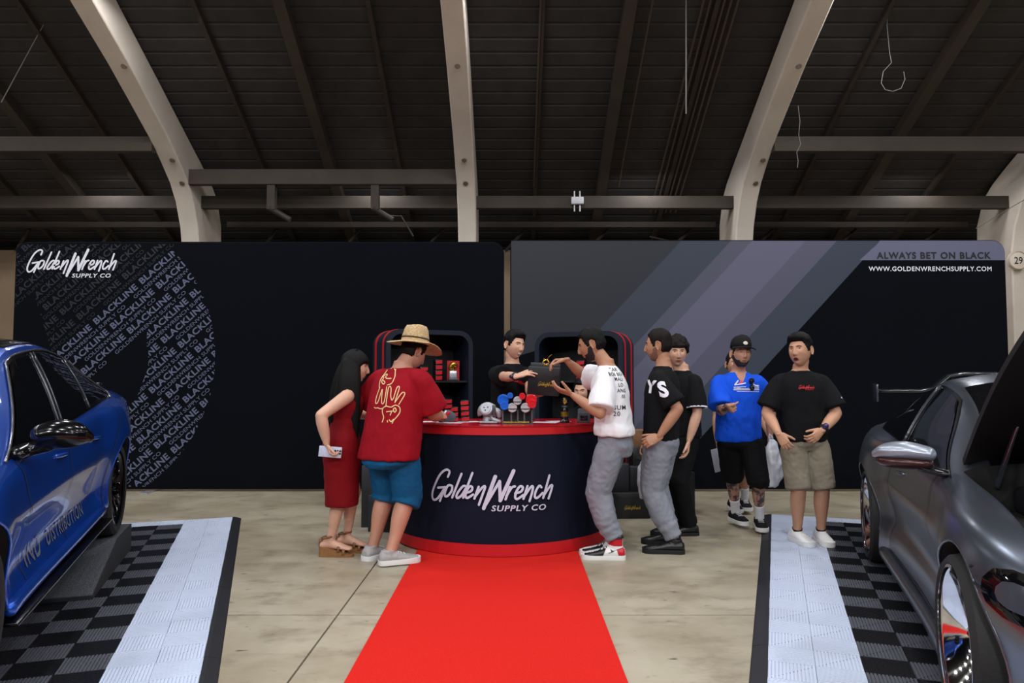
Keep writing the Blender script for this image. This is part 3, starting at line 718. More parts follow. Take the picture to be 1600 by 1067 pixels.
def person(spec):
    S = dict(h=1.75, bulk=1.0, female=False, lean=(0, 0), skin='tan', nose=1.0, jaw=1.0, head=(0, 0, 0)); S.update(spec)
    s = S['h'] / 1.75; bk = S['bulk']; bx, by = S['base']; rz = S['rz']
    root = empty('person', (bx, by, 0), rz); tag(root, S['label'], 'person', S.get('group'))
    Mi = (Matrix.Translation((bx, by, 0)) @ Matrix.Rotation(rz, 4, 'Z')).inverted()
    Lw = lambda p: Mi @ Vector(p)
    sk = skin_mat(*S['skinmat'])
    lx, ly = S['lean']; drop = S.get('drop', 0.0)      # drop: lower the whole upper body (sitting, bending)
    zp, zn = 0.93 * s - drop, 1.458 * s - drop
    if S.get('lean3'): lx, ly = S['lean3'][0], S['lean3'][1]; zn -= S['lean3'][2]
    pel = Vector((0, 0, zp)); nk = Vector((lx, ly, zn)); tw = S.get('twist', 0.0)
    def spine(z):   # centre of the trunk at nominal height z (1.75 m figure)
        t = (z * s - drop - zp) / (1.475 * s - drop - zp); q = lin(pel, nk, t) + Vector((0, 0.02 * math.sin(PI * min(max(t, 0), 1)) * S.get('belly', 0), 0)); return q
    fw = 0.93 if S['female'] else 1.0
    sh = [spine(1.375) + Matrix.Rotation(tw, 3, 'Z') @ Vector((sd * 0.165 * s * bk * fw, -0.005, 0.0)) for sd in (1, -1)]      # right, left
    hipj = [Vector((sd * 0.088 * s * (0.5 + 0.5 * bk), 0, zp - 0.03 * s)) for sd in (1, -1)]
    la, lf, lt, lc = 0.29 * s, 0.262 * s, 0.43 * s, 0.42 * s
    G = []
    # trunk
    tr = [(0.84, .12, .09), (0.9, .155, .108), (0.96, .165, .112), (1.06, .145, .102), (1.16, .15, .107), (1.26, .16, .112), (1.34, .165, .108), (1.4, .155, .09), (1.44, .11, .07), (1.48, .06, .058), (1.53, .052, .055)]
    if S['female']: tr = [(0.84, .13, .1), (0.9, .165, .118), (0.96, .168, .115), (1.06, .125, .095), (1.14, .122, .092), (1.24, .14, .115), (1.31, .142, .118), (1.38, .138, .088), (1.43, .1, .06), (1.48, .05, .048), (1.53, .045, .046)]
    G.append(sect_loft([(spine(z), a * s * bk * (0.97), b * s * bk, 2.2, tw * smst(1.0, 1.4, z)) for z, a, b in tr]))
    # arms
    wr = []; el = []; hands = []
    for i, sd in enumerate((1, -1)):
        A = S['arms'][i]; w_ = Lw(A['wrist']) if A.get('world', True) else Vector(A['wrist']); hint = Lw(A['elbow']) if A.get('world', True) else Vector(A['elbow'])
        e, c = ik(sh[i], w_, la, lf, hint); wr.append(c); el.append(e); ab = S.get('armbulk', 1.0) * s
        G.append(capsule([sh[i], lin(sh[i], e, 0.35), lin(sh[i], e, 0.75), e], [.044 * ab if not S.get('bareshoulder') else .054 * ab, .050 * ab, .045 * ab, .041 * ab]))
        G.append(capsule([e, lin(e, c, 0.22), lin(e, c, 0.55), lin(e, c, 0.85), c], [.040 * ab, .045 * ab, .040 * ab, .029 * ab, (.026 * ab, .020 * ab)], 14, (c - e).normalized().cross(Vector((0.3, 0.2, 1))).normalized()))
        f = Matrix.Rotation(-rz, 3, 'Z') @ Vector(A['fdir']) if A.get('fdir') else (c - e); f = f.normalized(); pn = Matrix.Rotation(-rz, 3, 'Z') @ Vector(A['palm']) if A.get('palm') else Vector((-sd, 0, 0)); Z = -(pn - f * pn.dot(f)).normalized(); X = f.cross(Z)
        HM = Matrix(((X.x, f.x, Z.x, c.x), (X.y, f.y, Z.y, c.y), (X.z, f.z, Z.z, c.z), (0, 0, 0, 1)))
        hg = [([HM @ Vector(v) for v in V], F) for V, F in hand_geo(sd, A.get('curl', (25, 30, 20)), A.get('spread', 4), A.get('thumb', (35, 18)), s * (0.92 if S['female'] else 1.0), A.get('each'))]
        hands.append(remesh(hg, 0.0034 if S.get('fine', True) else 0.0045, 2))
    # legs
    an = []; kn = []
    for i, sd in enumerate((1, -1)):
        F_ = S['feet'][i]; a = Lw((F_['at'][0], F_['at'][1], 0)); lift = F_.get('lift', 0.0); a = Vector((a.x, a.y, 0.085 * s + lift)); hint = hipj[i] + Vector((sd * 0.03, 1.0, -0.3)) if not F_.get('knee') else Lw(F_['knee'])
        k, a2 = ik(hipj[i], a, lt, lc, hint); an.append(a2); kn.append(k); lb = S.get('legbulk', 1.0) * s
        G.append(capsule([hipj[i], lin(hipj[i], k, 0.4), lin(hipj[i], k, 0.8), k], [.088 * lb, .08 * lb, .062 * lb, .056 * lb]))
        bk_ = Vector((0, -0.012, 0))
        G.append(capsule([k, lin(k, a2, 0.2) + bk_, lin(k, a2, 0.4) + bk_, lin(k, a2, 0.72), lin(k, a2, 0.9), a2], [.055 * lb, .059 * lb, .056 * lb, .041 * lb, .036 * lb, .036 * lb]))
        if F_.get('bare'):
            fy = math.radians(F_.get('yaw', 0)); R = Matrix.Rotation(fy, 4, 'Z'); T = Matrix.Translation((a2.x, a2.y, a2.z - 0.085 * s))
            ft = capsule([(0, -0.055, 0.035), (0, 0.0, 0.05), (0, 0.07, 0.034), (0, 0.13, 0.018), (0.0, 0.165, 0.014)], [(0.03, 0.026), (0.04, 0.03), (0.03, 0.036), (0.017, 0.043), (0.011, 0.038)], 14, (0, 0, 1))
            G.append(([T @ R @ Vector(v) for v in ft[0]], ft[1]))
    # neck and head
    hy, hp, ht = [math.radians(v) for v in S['head']]
    hb = nk + Vector((0, 0.012, 0.03 * s)); HC = S.get('headpos') and Lw(S['headpos']) or (nk + Vector((S.get('hoff', (0, 0))[0], 0.035 + S.get('hoff', (0, 0))[1], 0.16 * s + S.get('hz', 0.0))))
    hs = 1.065 * s ** 0.5 * S.get('headscale', 1.0)
    HM = Matrix.Translation(HC) @ Matrix.Rotation(hy, 4, 'Z') @ Matrix.Rotation(hp, 4, 'X') @ Matrix.Rotation(ht, 4, 'Y') @ Matrix.Scale(hs, 4)
    low = HM @ Vector((0, -0.022, -0.07)); nr = 0.046 if S['female'] else 0.057 * S.get('neck', 1.0)
    G.append(capsule([nk + Vector((0, -0.012, -0.05)), lin(nk, low, 0.45) + Vector((0, 0.0, 0)), low, HM @ Vector((0, -0.015, 0.0))], [nr * 1.3 * s, nr * s, nr * 0.98 * s, nr * 0.8 * s]))
    bv, bf = remesh(G, 0.0085, 3)
    hv, hf = head_surface(S['nose'], S['jaw'], None, female=S['female'])
    allg = [(bv, bf), ([HM @ v for v in hv], hf)] + [([HM @ Vector(v) for v in V], F) for V, F in (ear_geo(1), ear_geo(-1))] + hands
    body = put_geo('body', allg, sk, root)
    if S.get('ink'):
        at_ = body.data.attributes.new('ink', 'FLOAT', 'POINT'); vals = []
        for v in body.data.vertices:
            dA = (v.co - lin(el[0], wr[0], 0.5)).length; dL = v.co.z < 0.62 * s; vals.append(1.0 if (dA < 0.19 or (dL and v.co.z > 0.15)) else 0.0)
        at_.data.foreach_set('value', vals)
    # ---- face
    hbv = BVHTree.FromPolygons([Vector(v) for v in hv], hf)
    def facepatch(name, outline, m, off=0.0012):
        n = len(outline); o = wrap(name, (outline, [tuple(range(n))]), (0, 0.3, 0), (-1, 0, 0), (0, 0, 1), (0, -1, 0), hbv, m, root, off, 0.006)
        for v in o.data.vertices: v.co = HM @ v.co
        smooth_by_angle(o, 80); return o
    ell = lambda cx, cz, a, b, n=14: [(cx + a * math.cos(2 * PI * i / n), cz + b * math.sin(2 * PI * i / n)) for i in range(n)]
    if S.get('face', True):
        for sd in (1, -1):
            hit = hbv.ray_cast(Vector((sd * 0.031, 0.3, 0.012)), Vector((0, -1, 0)))[0]
            V = []; F = []; n = 12; r = 0.0125
            for i in range(9):
                a = PI * 0.62 * i / 8
                for j in range(n): b = 2 * PI * j / n; V.append(HM @ (hit + Vector((r * 1.05 * math.sin(a) * math.cos(b), r * math.cos(a) - r + 0.0032, r * S.get('eyeopen', 0.55) * math.sin(a) * math.sin(b)))))
            for i in range(8):
                for j in range(n): q = i * n + j; q2 = i * n + (j + 1) % n; F.append((q, q2, q2 + n, q + n))
            e = meshobj('eye', V, F, M_eyew, root, True); e.data.materials.append(M_iris)
            for p in e.data.polygons: p.material_index = 1 if p.index < n * 2.9 else 0
            bw = [(-sd * 0.013, 0.0285), (-sd * 0.03, 0.0345), (-sd * 0.047, 0.030), (-sd * 0.048, 0.0262), (-sd * 0.03, 0.0295), (-sd * 0.014, 0.0235)]
            facepatch('eyebrow', bw, S['hairmat'], 0.0022)
        if S.get('mouth') == 'laugh':
            facepatch('mouth', [(-0.027, -0.054), (0, -0.058), (0.027, -0.054), (0.018, -0.070), (0, -0.075), (-0.018, -0.070)], M_lip, 0.0012)
            facepatch('teeth', [(-0.024, -0.056), (0, -0.0595), (0.024, -0.056), (0.016, -0.067), (0, -0.071), (-0.016, -0.067)], M_teeth, 0.0022)
        elif S.get('mouth') == 'open':
            facepatch('lips', ell(0, -0.069, 0.021, 0.016), M_lip, 0.0012); facepatch('mouth', ell(0, -0.067, 0.0155, 0.0095), M_mouth, 0.0022)
        else:
            facepatch('lips', [(-0.024, -0.0635), (-0.009, -0.0575), (0, -0.059), (0.009, -0.0575), (0.024, -0.0635), (0.01, -0.0715), (-0.01, -0.0715)], M_lip2 if S['female'] else M_lip, 0.001)
            facepatch('mouth', [(-0.022, -0.0632), (0.022, -0.0632), (0.02, -0.0650), (-0.02, -0.0650)], M_mouth, 0.0018)
    # ---- hair as a shell whose edge sinks into the scalp
    if S.get('hair'):
        top, side, line = S['hair']['top'], S['hair']['side'], S['hair'].get('line', 0.066); nape = S['hair'].get('nape', -0.055); fr = S['hair'].get('fringe', 0.0); sp = S['hair'].get('spiky', 0.004); hsd = S['hair'].get('seed', 1)
        def off(dx, dy, dz, p):
            # hairline height as we go round from the brow to the nape
            a = math.atan2(abs(p.x), p.y)    # 0 front, pi back
            zl = line - fr if a < 0.62 else (line - fr + (0.0 - line + fr) * smst(0.62, 1.25, a) if a < 1.4 else (0.0 + (nape - 0.0) * smst(1.4, 2.1, a)))
            if 1.08 < a < 1.4: zl = min(zl, -0.012)
            zl = zl + (0.03 - zl) * smst(1.38, 1.46, a) * smst(2.02, 1.92, a)
            inside = smst(zl - 0.006, zl + 0.012, p.z)
            th = side + (top - side) * smst(0.02, 0.085, p.z) + S['hair'].get('quiff', 0.0) * smst(0.05, 0.1, p.z) * smst(-0.02, 0.07, p.y)
            nz = noise.noise(Vector((p.x * 55, p.y * 55, p.z * 22)) + Vector((hsd * 3, 0, 0))) * sp + noise.noise(p * 120) * sp * 0.5
            return -0.007 + inside * (th + 0.007 + nz)
        hg = [head_surface(0.0, S['jaw'], off, 56, 64, S['female'])]
        if S['hair'].get('extra'): hg += S['hair']['extra']
        if S['hair'].get('extra'): hg = [remesh(hg, 0.006, 2)]
        put_geo('hair', [([HM @ Vector(v) for v in V], F) for V, F in hg], S['hairmat'], root)
    if S.get('beard'):
        bt = S['beard']
        def boff(dx, dy, dz, p):
            a = math.atan2(abs(p.x), p.y)
            up = -0.052 + 0.045 * smst(0.75, 1.35, a)
            inside = smst(up + 0.006, up - 0.008, p.z) * smst(1.72, 1.5, a) * smst(-0.125, -0.105, p.z)
            inside = max(inside, math.exp(-((p.x / 0.03) ** 4 + ((p.z + 0.047) / 0.006) ** 2)) if p.y > 0 else 0)
            mouth = math.exp(-((p.x / 0.026) ** 2 + ((p.z + 0.065) / 0.0105) ** 2)) if p.y > 0 else 0
            cheek = math.exp(-(((abs(p.x) - 0.045) / 0.02) ** 2 + ((p.z + 0.03) / 0.02) ** 2)) if p.y > 0.03 else 0
            nosek = math.exp(-((p.x / 0.02) ** 2 + ((p.z + 0.03) / 0.014) ** 2)) if p.y > 0 else 0
            return -0.006 + max(0, inside - 1.6 * mouth - cheek - 1.5 * nosek) * (bt + 0.006) + noise.noise(p * 160) * 0.0008
        put_geo('beard', head_surface(S['nose'], S['jaw'], boff, 72, 88), S.get('beardmat', M_beard), root, HM)
    ctx = dict(root=root, S=S, s=s, spine=spine, sh=sh, el=el, wr=wr, hip=hipj, kn=kn, an=an, HM=HM, nk=nk, Lw=Lw, zp=zp, tw=tw, body=body, hbv=hbv, rz=rz)
    return ctx
def top_shirt(c, m, hem=0.86, loose=1.0, sleeve=0.72, sl_r=(0.078, 0.082), amp=0.006, neck=0.0, belly=0.0, name='shirt', seed=1, hang=1.0, collar=True, vneck=0.0):
    s, sp, S = c['s'], c['spine'], c['S']; bk = S['bulk'] * loose; tw = c['tw']
    z0 = hem; c['hem'] = hem
    rg = [(z0, .178 * hang, .128 * hang), (z0 + 0.05, .179 * hang, .13 * hang), (1.02, .17, .128 + belly), (1.14, .168, .128 + belly), (1.25, .172, .128 + belly * 0.5), (1.32, .170, .122), (1.37, .158, .108), (1.405, .138, .094), (1.432, .112, .08), (1.452, .09, .073), (1.468 + neck, .073, .068)]
    if S['female']: rg = [(z0, .15, .115), (z0 + 0.05, .15, .115), (1.02, .14, .11), (1.14, .135, .105), (1.25, .15, .128), (1.32, .152, .128), (1.39, .145, .095), (1.44, .105, .068), (1.47, .06, .055)]
    off = S.get('shirtshift', (0, 0))
    G = [sect_loft([(sp(z) + Vector((off[0] * (1 - smst(z0, 1.2, z)), off[1] * (1 - smst(z0, 1.2, z)), 0)), a * s * bk, b * s * bk, 2.25, tw * smst(1.0, 1.4, z)) for z, a, b in rg])]
    for i in range(2):
        a, e = c['sh'][i], c['el'][i]; ro = sl_r[0] * s * (0.5 + 0.5 * bk), sl_r[1] * s * (0.5 + 0.5 * bk); inn = lin(a, sp(1.40), 0.5); e1 = lin(a, e, sleeve)
        G.append(capsule([inn, lin(inn, a, 0.85) + Vector((0, 0, -0.004)), lin(a, e, 0.25), lin(a, e, 0.5), e1], [ro[0] * 0.66, ro[0] * 0.74, ro[0] * 0.86, ro[1] * 0.94, ro[1] * 1.03], 18, None, (True, False)))
    V, F = remesh(G, 0.0085, 9)
    V = wrinkle(V, F, amp, 9.0, seed, (1, 1, 0.55)); V = wrinkle(V, F, amp * 0.5, 20.0, seed + 3, (1, 1, 0.7), lambda p: smst(1.3 * s, 0.95 * s, p.z))
    o = put_geo(name, (V, F), m, c['root'])
    if collar:
        q = sp(1.466); pts = []; c['hem'] = hem
        for k in range(25):
            t = 2 * PI * k / 24; pts.append((q.x + .071 * s * math.cos(t), q.y + 0.004 + .068 * s * math.sin(t), q.z - 0.004 - (0.014 + vneck) * max(0, math.sin(t)) ** (1 if not vneck else 1.5)))
        v, f = tube_geo(pts, 0.0085, 8, False); put_geo('collar', (v, f), m, o); o.children[0].name = 'collar'
    return o
def bottoms(c, m, rad, end=None, waist=0.97, hipw=(.172, .125), amp=0.006, name='trousers', seed=2, bunch=0.0, crotch=0.80, cuff=0.012):
    """rad: radii along hip, mid thigh, knee, mid calf, ankle (stops at 'end' fraction of hip-knee-ankle)"""
    s, sp, S = c['s'], c['spine'], c['S']; bk = S['bulk']; hm = c.get('hem', 0.86)
    G = [sect_loft([(sp(z), a * s * bk, b * s * bk, 2.3, 0) for z, a, b in ((min(crotch, hm - 0.07), hipw[0] * 0.66, hipw[1] * 0.82), (min(0.84, hm - 0.03), hipw[0] * 0.98, hipw[1]), (hm - 0.004, hipw[0] * 0.97, hipw[1] * 0.97), (hm + 0.05, hipw[0] * 0.84, hipw[1] * 0.84))])]
    for i in range(2):
        h, k, a = c['hip'][i], c['kn'][i], c['an'][i]; path = [h + Vector((0, 0, 0.02)), lin(h, k, 0.5), k, lin(k, a, 0.5), a + Vector((0, -0.005, cuff))]
        P, R = [], []
        for j in range(len(path) - 1):
            for q in range(6): P.append(lin(path[j], path[j + 1], q / 6)); R.append(rad[j] * (1 - q / 6) + rad[j + 1] * q / 6)
        P.append(path[-1]); R.append(rad[-1]); R = [r * (0.8 + 0.2 * smst(0, 4, j)) for j, r in enumerate(R)]
        if end is not None: n = int(end * 24); P, R = P[:n + 1], R[:n + 1]
        elif bunch:
            R = [r + (bunch * math.sin(j * 2.4 + i) * smst(len(R) - 8, len(R) - 3, j)) for j, r in enumerate(R)]
        G.append(tube_geo(P, [r * s for r in R], 20))
    V, F = remesh(G, 0.0085, 4)
    V = wrinkle(V, F, amp, 8.0, seed, (1, 1, 0.6)); V = wrinkle(V, F, amp * 0.5, 19.0, seed + 5, (1, 1, 1.1))
    return put_geo(name, (V, F), m, c['root'])
def shoes(c, m_up, m_sole, high=0.1, laces=None, kind='shoe', L=0.29, w=0.05, sole_h=0.03, tongue=None):
    out = []
    for i in range(2):
        F_ = c['S']['feet'][i]; a = c['an'][i]; yaw = math.radians(F_.get('yaw', 0)) ; pit = math.radians(F_.get('pitch', 0))
        T = Matrix.Translation((a.x, a.y, a.z - 0.085 * c['s'])) @ Matrix.Rotation(yaw, 4, 'Z') @ Matrix.Rotation(pit, 4, 'X')
        g = remesh(shoe_upper(L, w, high), 0.0055, 3); o = put_geo(kind, g, m_up, c['root'], T)
        sg = put_geo('sole', sole_geo(L, w, sole_h), m_sole, o, T, False); smooth_by_angle(sg, 50)
        if laces is not None:
            bv = BVHTree.FromPolygons([Vector(v) for v in g[0]], g[1])
            for k in range(4):
                y = 0.03 + 0.022 * k; pts = []
                for x in np.linspace(-0.024, 0.024, 7):
                    h = bv.ray_cast(Vector((x, y + 0.004 * (k % 2), 0.3)), Vector((0, 0, -1)))[0]
                    if h is not None: pts.append(T @ (h + Vector((0, 0, 0.001))))
                if len(pts) > 3: put_geo('lace', tube_geo(pts, 0.0032, 6), laces, o)
        out.append((o, T, g))
    return out
def socks(c, m, top=0.2, r=0.042):
    for i in range(2):
        k, a = c['kn'][i], c['an'][i]; d = (k - a).normalized(); L = top - 0.085
        put_geo('sock', capsule([a + Vector((0, 0, -0.02)), a + d * (L * 0.4), a + d * L], [r * c['s'] * 0.97, r * c['s'], r * 1.05 * c['s']], 16, (0, 1, 0), (True, False)), m, c['root'])
# ================================================================ cars
def pchip(xs, ys):
    xs, ys = np.array(xs, float), np.array(ys, float); h = np.diff(xs); d = np.diff(ys) / h; m = np.zeros(len(xs)); m[0], m[-1] = d[0], d[-1]
    for i in range(1, len(xs) - 1):
        if d[i - 1] * d[i] > 0: w1, w2 = 2 * h[i] + h[i - 1], h[i] + 2 * h[i - 1]; m[i] = (w1 + w2) / (w1 / d[i - 1] + w2 / d[i])
    def f(x):
        i = int(min(max(np.searchsorted(xs, x) - 1, 0), len(h) - 1)); t = min(max((x - xs[i]) / h[i], 0), 1)
        return float((2 * t ** 3 - 3 * t * t + 1) * ys[i] + (t ** 3 - 2 * t * t + t) * h[i] * m[i] + (-2 * t ** 3 + 3 * t * t) * ys[i + 1] + (t ** 3 - t * t) * h[i] * m[i + 1])
    return f
class Car:
    def __init__(s, K, flare=0.03):
        s.f = {k: pchip(*v) for k, v in K.items()}; s.flare = flare; s.x0, s.x1 = K['zt'][0][0], K['zt'][0][-1]
    def keyp(s, x):
        f = s.f; zt, cr, yr, zb, yb, ym, zs = (f[k](x) for k in ('zt', 'cr', 'yr', 'zb', 'yb', 'ym', 'zs'))
        fl_ = s.flare * max(math.exp(-((x) / 0.42) ** 4), 0.8 * math.exp(-((x - 2.81) / 0.42) ** 4)); mid = smst(0.35, 0.6, x) * smst(2.45, 2.2, x)
        ym += fl_; k = (zb - 0.2) / 0.75
        return [(0, zt), (yr * 0.55, zt - cr * 0.22), (yr * 0.9, zt - cr * 0.7), (yr, zt - cr), (yb, zb), (yb + (ym - yb) * 0.62, zb - 0.055), (ym - 0.008, 0.2 + 0.56 * k), (ym, 0.2 + 0.46 * k), (ym - 0.018 - 0.022 * mid, 0.2 + 0.32 * k), (ym - 0.028 - 0.034 * mid, 0.2 + 0.2 * k), (ym - 0.02 - 0.01 * mid, 0.2 + 0.1 * k), (ym - 0.03, zs + 0.03), (ym - 0.07, zs), (0, zs)]
    def section(s, x):
        P = s.keyp(x); out = []
        def cr(seg, n):
            for i in range(len(seg) - 1):
                a, b, c, d = seg[max(i - 1, 0)], seg[i], seg[i + 1], seg[min(i + 2, len(seg) - 1)]
                for q in range(n):
                    t = q / n; out.append(tuple(0.5 * ((2 * b[j]) + (c[j] - a[j]) * t + (2 * a[j] - 5 * b[j] + 4 * c[j] - d[j]) * t * t + (3 * b[j] - a[j] - 3 * c[j] + d[j]) * t ** 3) for j in (0, 1)))
        cr(P[0:4], 4)
        for q in range(7): t = q / 7; bow = 0.012 * math.sin(PI * t); out.append((P[3][0] * (1 - t) + P[4][0] * t + bow, P[3][1] * (1 - t) + P[4][1] * t + bow * 0.5))
        cr(P[4:13], 3); out.append(P[12]); out.append(P[13]); return out
    def mesh(s, nx=110):
        X = [s.x0 + (s.x1 - s.x0) * (0.5 - 0.5 * math.cos(PI * i / nx)) * 0.35 + (s.x1 - s.x0) * (i / nx) * 0.65 for i in range(nx + 1)]; V = []; F = []
        for x in X:
            S = s.section(x); R = [(x, y, z) for y, z in S] + [(x, -y, z) for y, z in reversed(S[1:-1])]; n = len(R); V += R
        for i in range(nx):
            for j in range(n): a = i * n + j; b = i * n + (j + 1) % n; F.append((a, a + n, b + n, b))
        F.append(tuple(range(n))); F.append(tuple(reversed(range(nx * n, (nx + 1) * n)))); return V, F
    def side(s, x, t, sd, off=0.004):   # t 0 belt .. 1 roof rail on the glass plane
        P = s.keyp(x); a, b = P[4], P[3]; bow = 0.012 * math.sin(PI * t); y, z = a[0] * (1 - t) + b[0] * t + bow, a[1] * (1 - t) + b[1] * t + bow * 0.5; d = Vector((0, b[1] - a[1], a[0] - b[0])).normalized()
        return Vector((x, sd * (y + d.y * off), z + d.z * off))
    def topp(s, x, k, off=0.004):        # k -1..1 across the roof or screens
        S = s.section(x)[:13]; q = abs(k) * 12; i = min(int(q), 11); t = q - i; y, z = [S[i][j] * (1 - t) + S[i + 1][j] * t for j in (0, 1)]; return Vector((x, math.copysign(y, k), z + off))
def glass_panel(car, name, L, sd, m, par, off, nt=8, nx=10):
    """L(t) -> (x rear, x front) at height t"""
    V = []; F = []; ts = np.linspace(L['t0'], L['t1'], nt + 1)
    for t in ts:
        a, b = L['r'](t), L['f'](t)
        for i in range(nx + 1): V.append(car.side(a + (b - a) * i / nx, t, sd, off))
    for j in range(nt):
        for i in range(nx): a = j * (nx + 1) + i; F.append((a, a + 1, a + nx + 2, a + nx + 1) if sd > 0 else (a, a + nx + 1, a + nx + 2, a + 1))
    return meshobj(name, V, F, m, par, True)
def top_panel(car, name, xa, xb, ka, kb, m, par, off=0.005, n=10):
    V = []; F = []
    for i in range(n + 1):
        x = xa + (xb - xa) * i / n; k_ = ka + (kb - ka) * i / n
        for j in range(2 * n + 1): V.append(car.topp(x, k_ * (j / n - 1), off))
    w_ = 2 * n + 1
    for i in range(n):
        for j in range(2 * n): a = i * w_ + j; F.append((a, a + 1, a + 1 + w_, a + w_))
    return meshobj(name, V, F, m, par, True)
M_tyre = mat('tyre_rubber', (22, 22, 24), 0.75, 0, 0.15, 20, 0.15, 60); M_well = mat('wheel_well_black', (10, 10, 11), 0.9); M_glassd = mat('tinted_glass', (9, 10, 13), 0.04, spec=0.6); M_trimb = mat('gloss_black_trim', (8, 8, 10), 0.16, spec=0.35); M_chrome = mat('chrome', (215, 216, 220), 0.08, 1.0); M_seam = mat('panel_gap', (8, 9, 12), 0.8)
def wheel(par, x, y, sd, R=0.335, wd=0.26, lip=0.0, m_rim=None, m_lip=None, nsp=10, zc=None, split=True):
    t = empty('wheel', (0, 0, 0)); t.parent = par; t.location = (x, y, zc if zc else R)
    h = wd / 2; rr = R - (0.05 if lip else 0.072)
    lathe('tyre', [(rr - 0.01, -h * 0.82), (rr + 0.012, -h * 0.96), (R - 0.03, -h), (R - 0.008, -h * 0.86), (R, -h * 0.6), (R, h * 0.6), (R - 0.008, h * 0.86), (R - 0.03, h), (rr + 0.012, h * 0.96), (rr - 0.01, h * 0.82)], M_tyre, t, 48, 'Y', closed=True)
    o = -sd    # outer face is at +sd*h
    cone = 0.055 if lip else 0.012
    prof = [(rr - 0.005, sd * h * 0.97), (rr + 0.006, sd * h * 0.95), (rr + 0.006, sd * h * 0.9), (rr - 0.012, sd * h * 0.88), (rr - 0.018, sd * h * 0.84), (rr - 0.018 - cone * 0.5, sd * (h * 0.84 - lip * 0.45)), (rr - 0.018 - cone, sd * (h * 0.8 - lip)), (rr - 0.03 - cone, sd * (h * 0.6 - lip)), (rr - 0.035 - cone, -sd * h * 0.9)]
    rim = lathe('rim', prof, m_lip, t, 48, 'Y'); 
    lathe('brake_disc', [(0.06, 0.0), (0.185, 0.0), (0.185, -sd * 0.03), (0.06, -sd * 0.03)], mat('brake_steel', (120, 120, 124), 0.35, 0.9), t, 32, 'Y', closed=True); box('caliper', 0.09, 0.2, -0.05 if sd > 0 else -0.02, 0.02 if sd > 0 else 0.05, -0.06, 0.1, mat('caliper_paint', (150, 22, 26), 0.3), t, 0.015)
    yf = sd * (h * 0.66 - lip); r1 = rr - 0.02 - cone
    for k in range(nsp):
        a0 = 2 * PI * k / nsp + 0.2
        for da in ((-0.055, 0.055) if split else (0.0,)):
            a1 = a0 + da * 2.2; ca, sa = math.cos(a0 + da * 0.6), math.sin(a0 + da * 0.6); cb, sb = math.cos(a1), math.sin(a1)
            put_geo('spoke', tube_geo([(0.045 * ca, yf - sd * 0.03, 0.045 * sa), (0.12 * (ca + cb) / 2, yf - sd * 0.012, 0.12 * (sa + sb) / 2), (r1 * cb, yf - sd * 0.004, r1 * sb)], [(0.016, 0.014), (0.012, 0.010), (0.014, 0.013)], 8, True, 1.0, (0, 1, 0)), m_rim, rim)
    lathe('hub', [(0, yf - sd * 0.012), (0.036, yf - sd * 0.012), (0.05, yf - sd * 0.025), (0.056, yf - sd * 0.07), (0, yf - sd * 0.07)], m_rim, rim, 24, 'Y')
    for k in range(14):
        a = 2 * PI * k / 14; put_geo('rim_bolt', capsule([((rr - 0.03 - cone) * math.cos(a), yf - sd * 0.004, (rr - 0.03 - cone) * math.sin(a)), ((rr - 0.03 - cone) * math.cos(a), yf + sd * 0.006, (rr - 0.03 - cone) * math.sin(a))], [0.006, 0.0055], 6), M_chrome, rim)
    return t
def build_body(car, paint, par, cut_box=None, wr=0.372, zc=0.335):
    V, F = car.mesh(); o = meshobj('body_shell', V, F, paint, par, True); o.data.materials.append(M_well)
    bm = bmesh.new(); bm.from_mesh(o.data); bmesh.ops.recalc_face_normals(bm, faces=bm.faces[:]); bm.to_mesh(o.data); bm.free()
    cb = bmesh.new()
    for x in (0.0, 2.81):
        for sd in (1, -1):
            r = bmesh.ops.create_cone(cb, cap_ends=True, segments=56, radius1=wr, radius2=wr, depth=0.52, matrix=Matrix.Translation((x, sd * 0.84, zc)) @ Matrix.Rotation(PI / 2, 4, 'X'))
    for q in cut_box or (): box_bm(cb, *q)
    me = bpy.data.meshes.new('cut'); bmesh.ops.recalc_face_normals(cb, faces=cb.faces[:]); cb.to_mesh(me); cb.free(); me.materials.append(M_well); co = bpy.data.objects.new('cut', me); COL.objects.link(co)
    co.parent = par; md = o.modifiers.new('arches', 'BOOLEAN'); md.operation = 'DIFFERENCE'; md.object = co; md.solver = 'EXACT'
    try: md.material_mode = 'TRANSFER'
    except Exception: pass
    dg = bpy.context.evaluated_depsgraph_get(); nm = bpy.data.meshes.new_from_object(o.evaluated_get(dg)); o.modifiers.clear(); o.data = nm; bpy.data.objects.remove(co)
    smooth_by_angle(o, 32); return o
def cwrap(name, geo, sd, bv, m, par, off=0.004, maxlen=0.03, x=0.0, z=0.0, flip=True):
    """lay a patch on the flank; geo in (along, z); along runs rearwards on the left flank"""
    return wrap(name, geo, (x, sd * 1.6, z), (-sd if flip else 1, 0, 0), (0, 0, 1), (0, -sd, 0), bv, m, par, off, maxlen)
def handle_on(bv, par, x, sd, z, m):
    P = [bv.ray_cast(Vector((x + dx, sd * 1.6, z + dx * 0.05)), Vector((0, -sd, 0)))[0] + Vector((0, sd * o, 0)) for dx, o in ((0, 0.002), (0.05, 0.012), (0.15, 0.012), (0.2, 0.002))]
    put_geo('door_handle', capsule(P, [0.009, 0.011, 0.011, 0.009], 10), m, par)
def seams(lines, sd, bv, par, wd=0.007):
    for L in lines: cwrap('panel_seam', stroke_geo([[(-sd * x, z) for x, z in L]], wd), sd, bv, M_seam, par, 0.0035, 0.03)
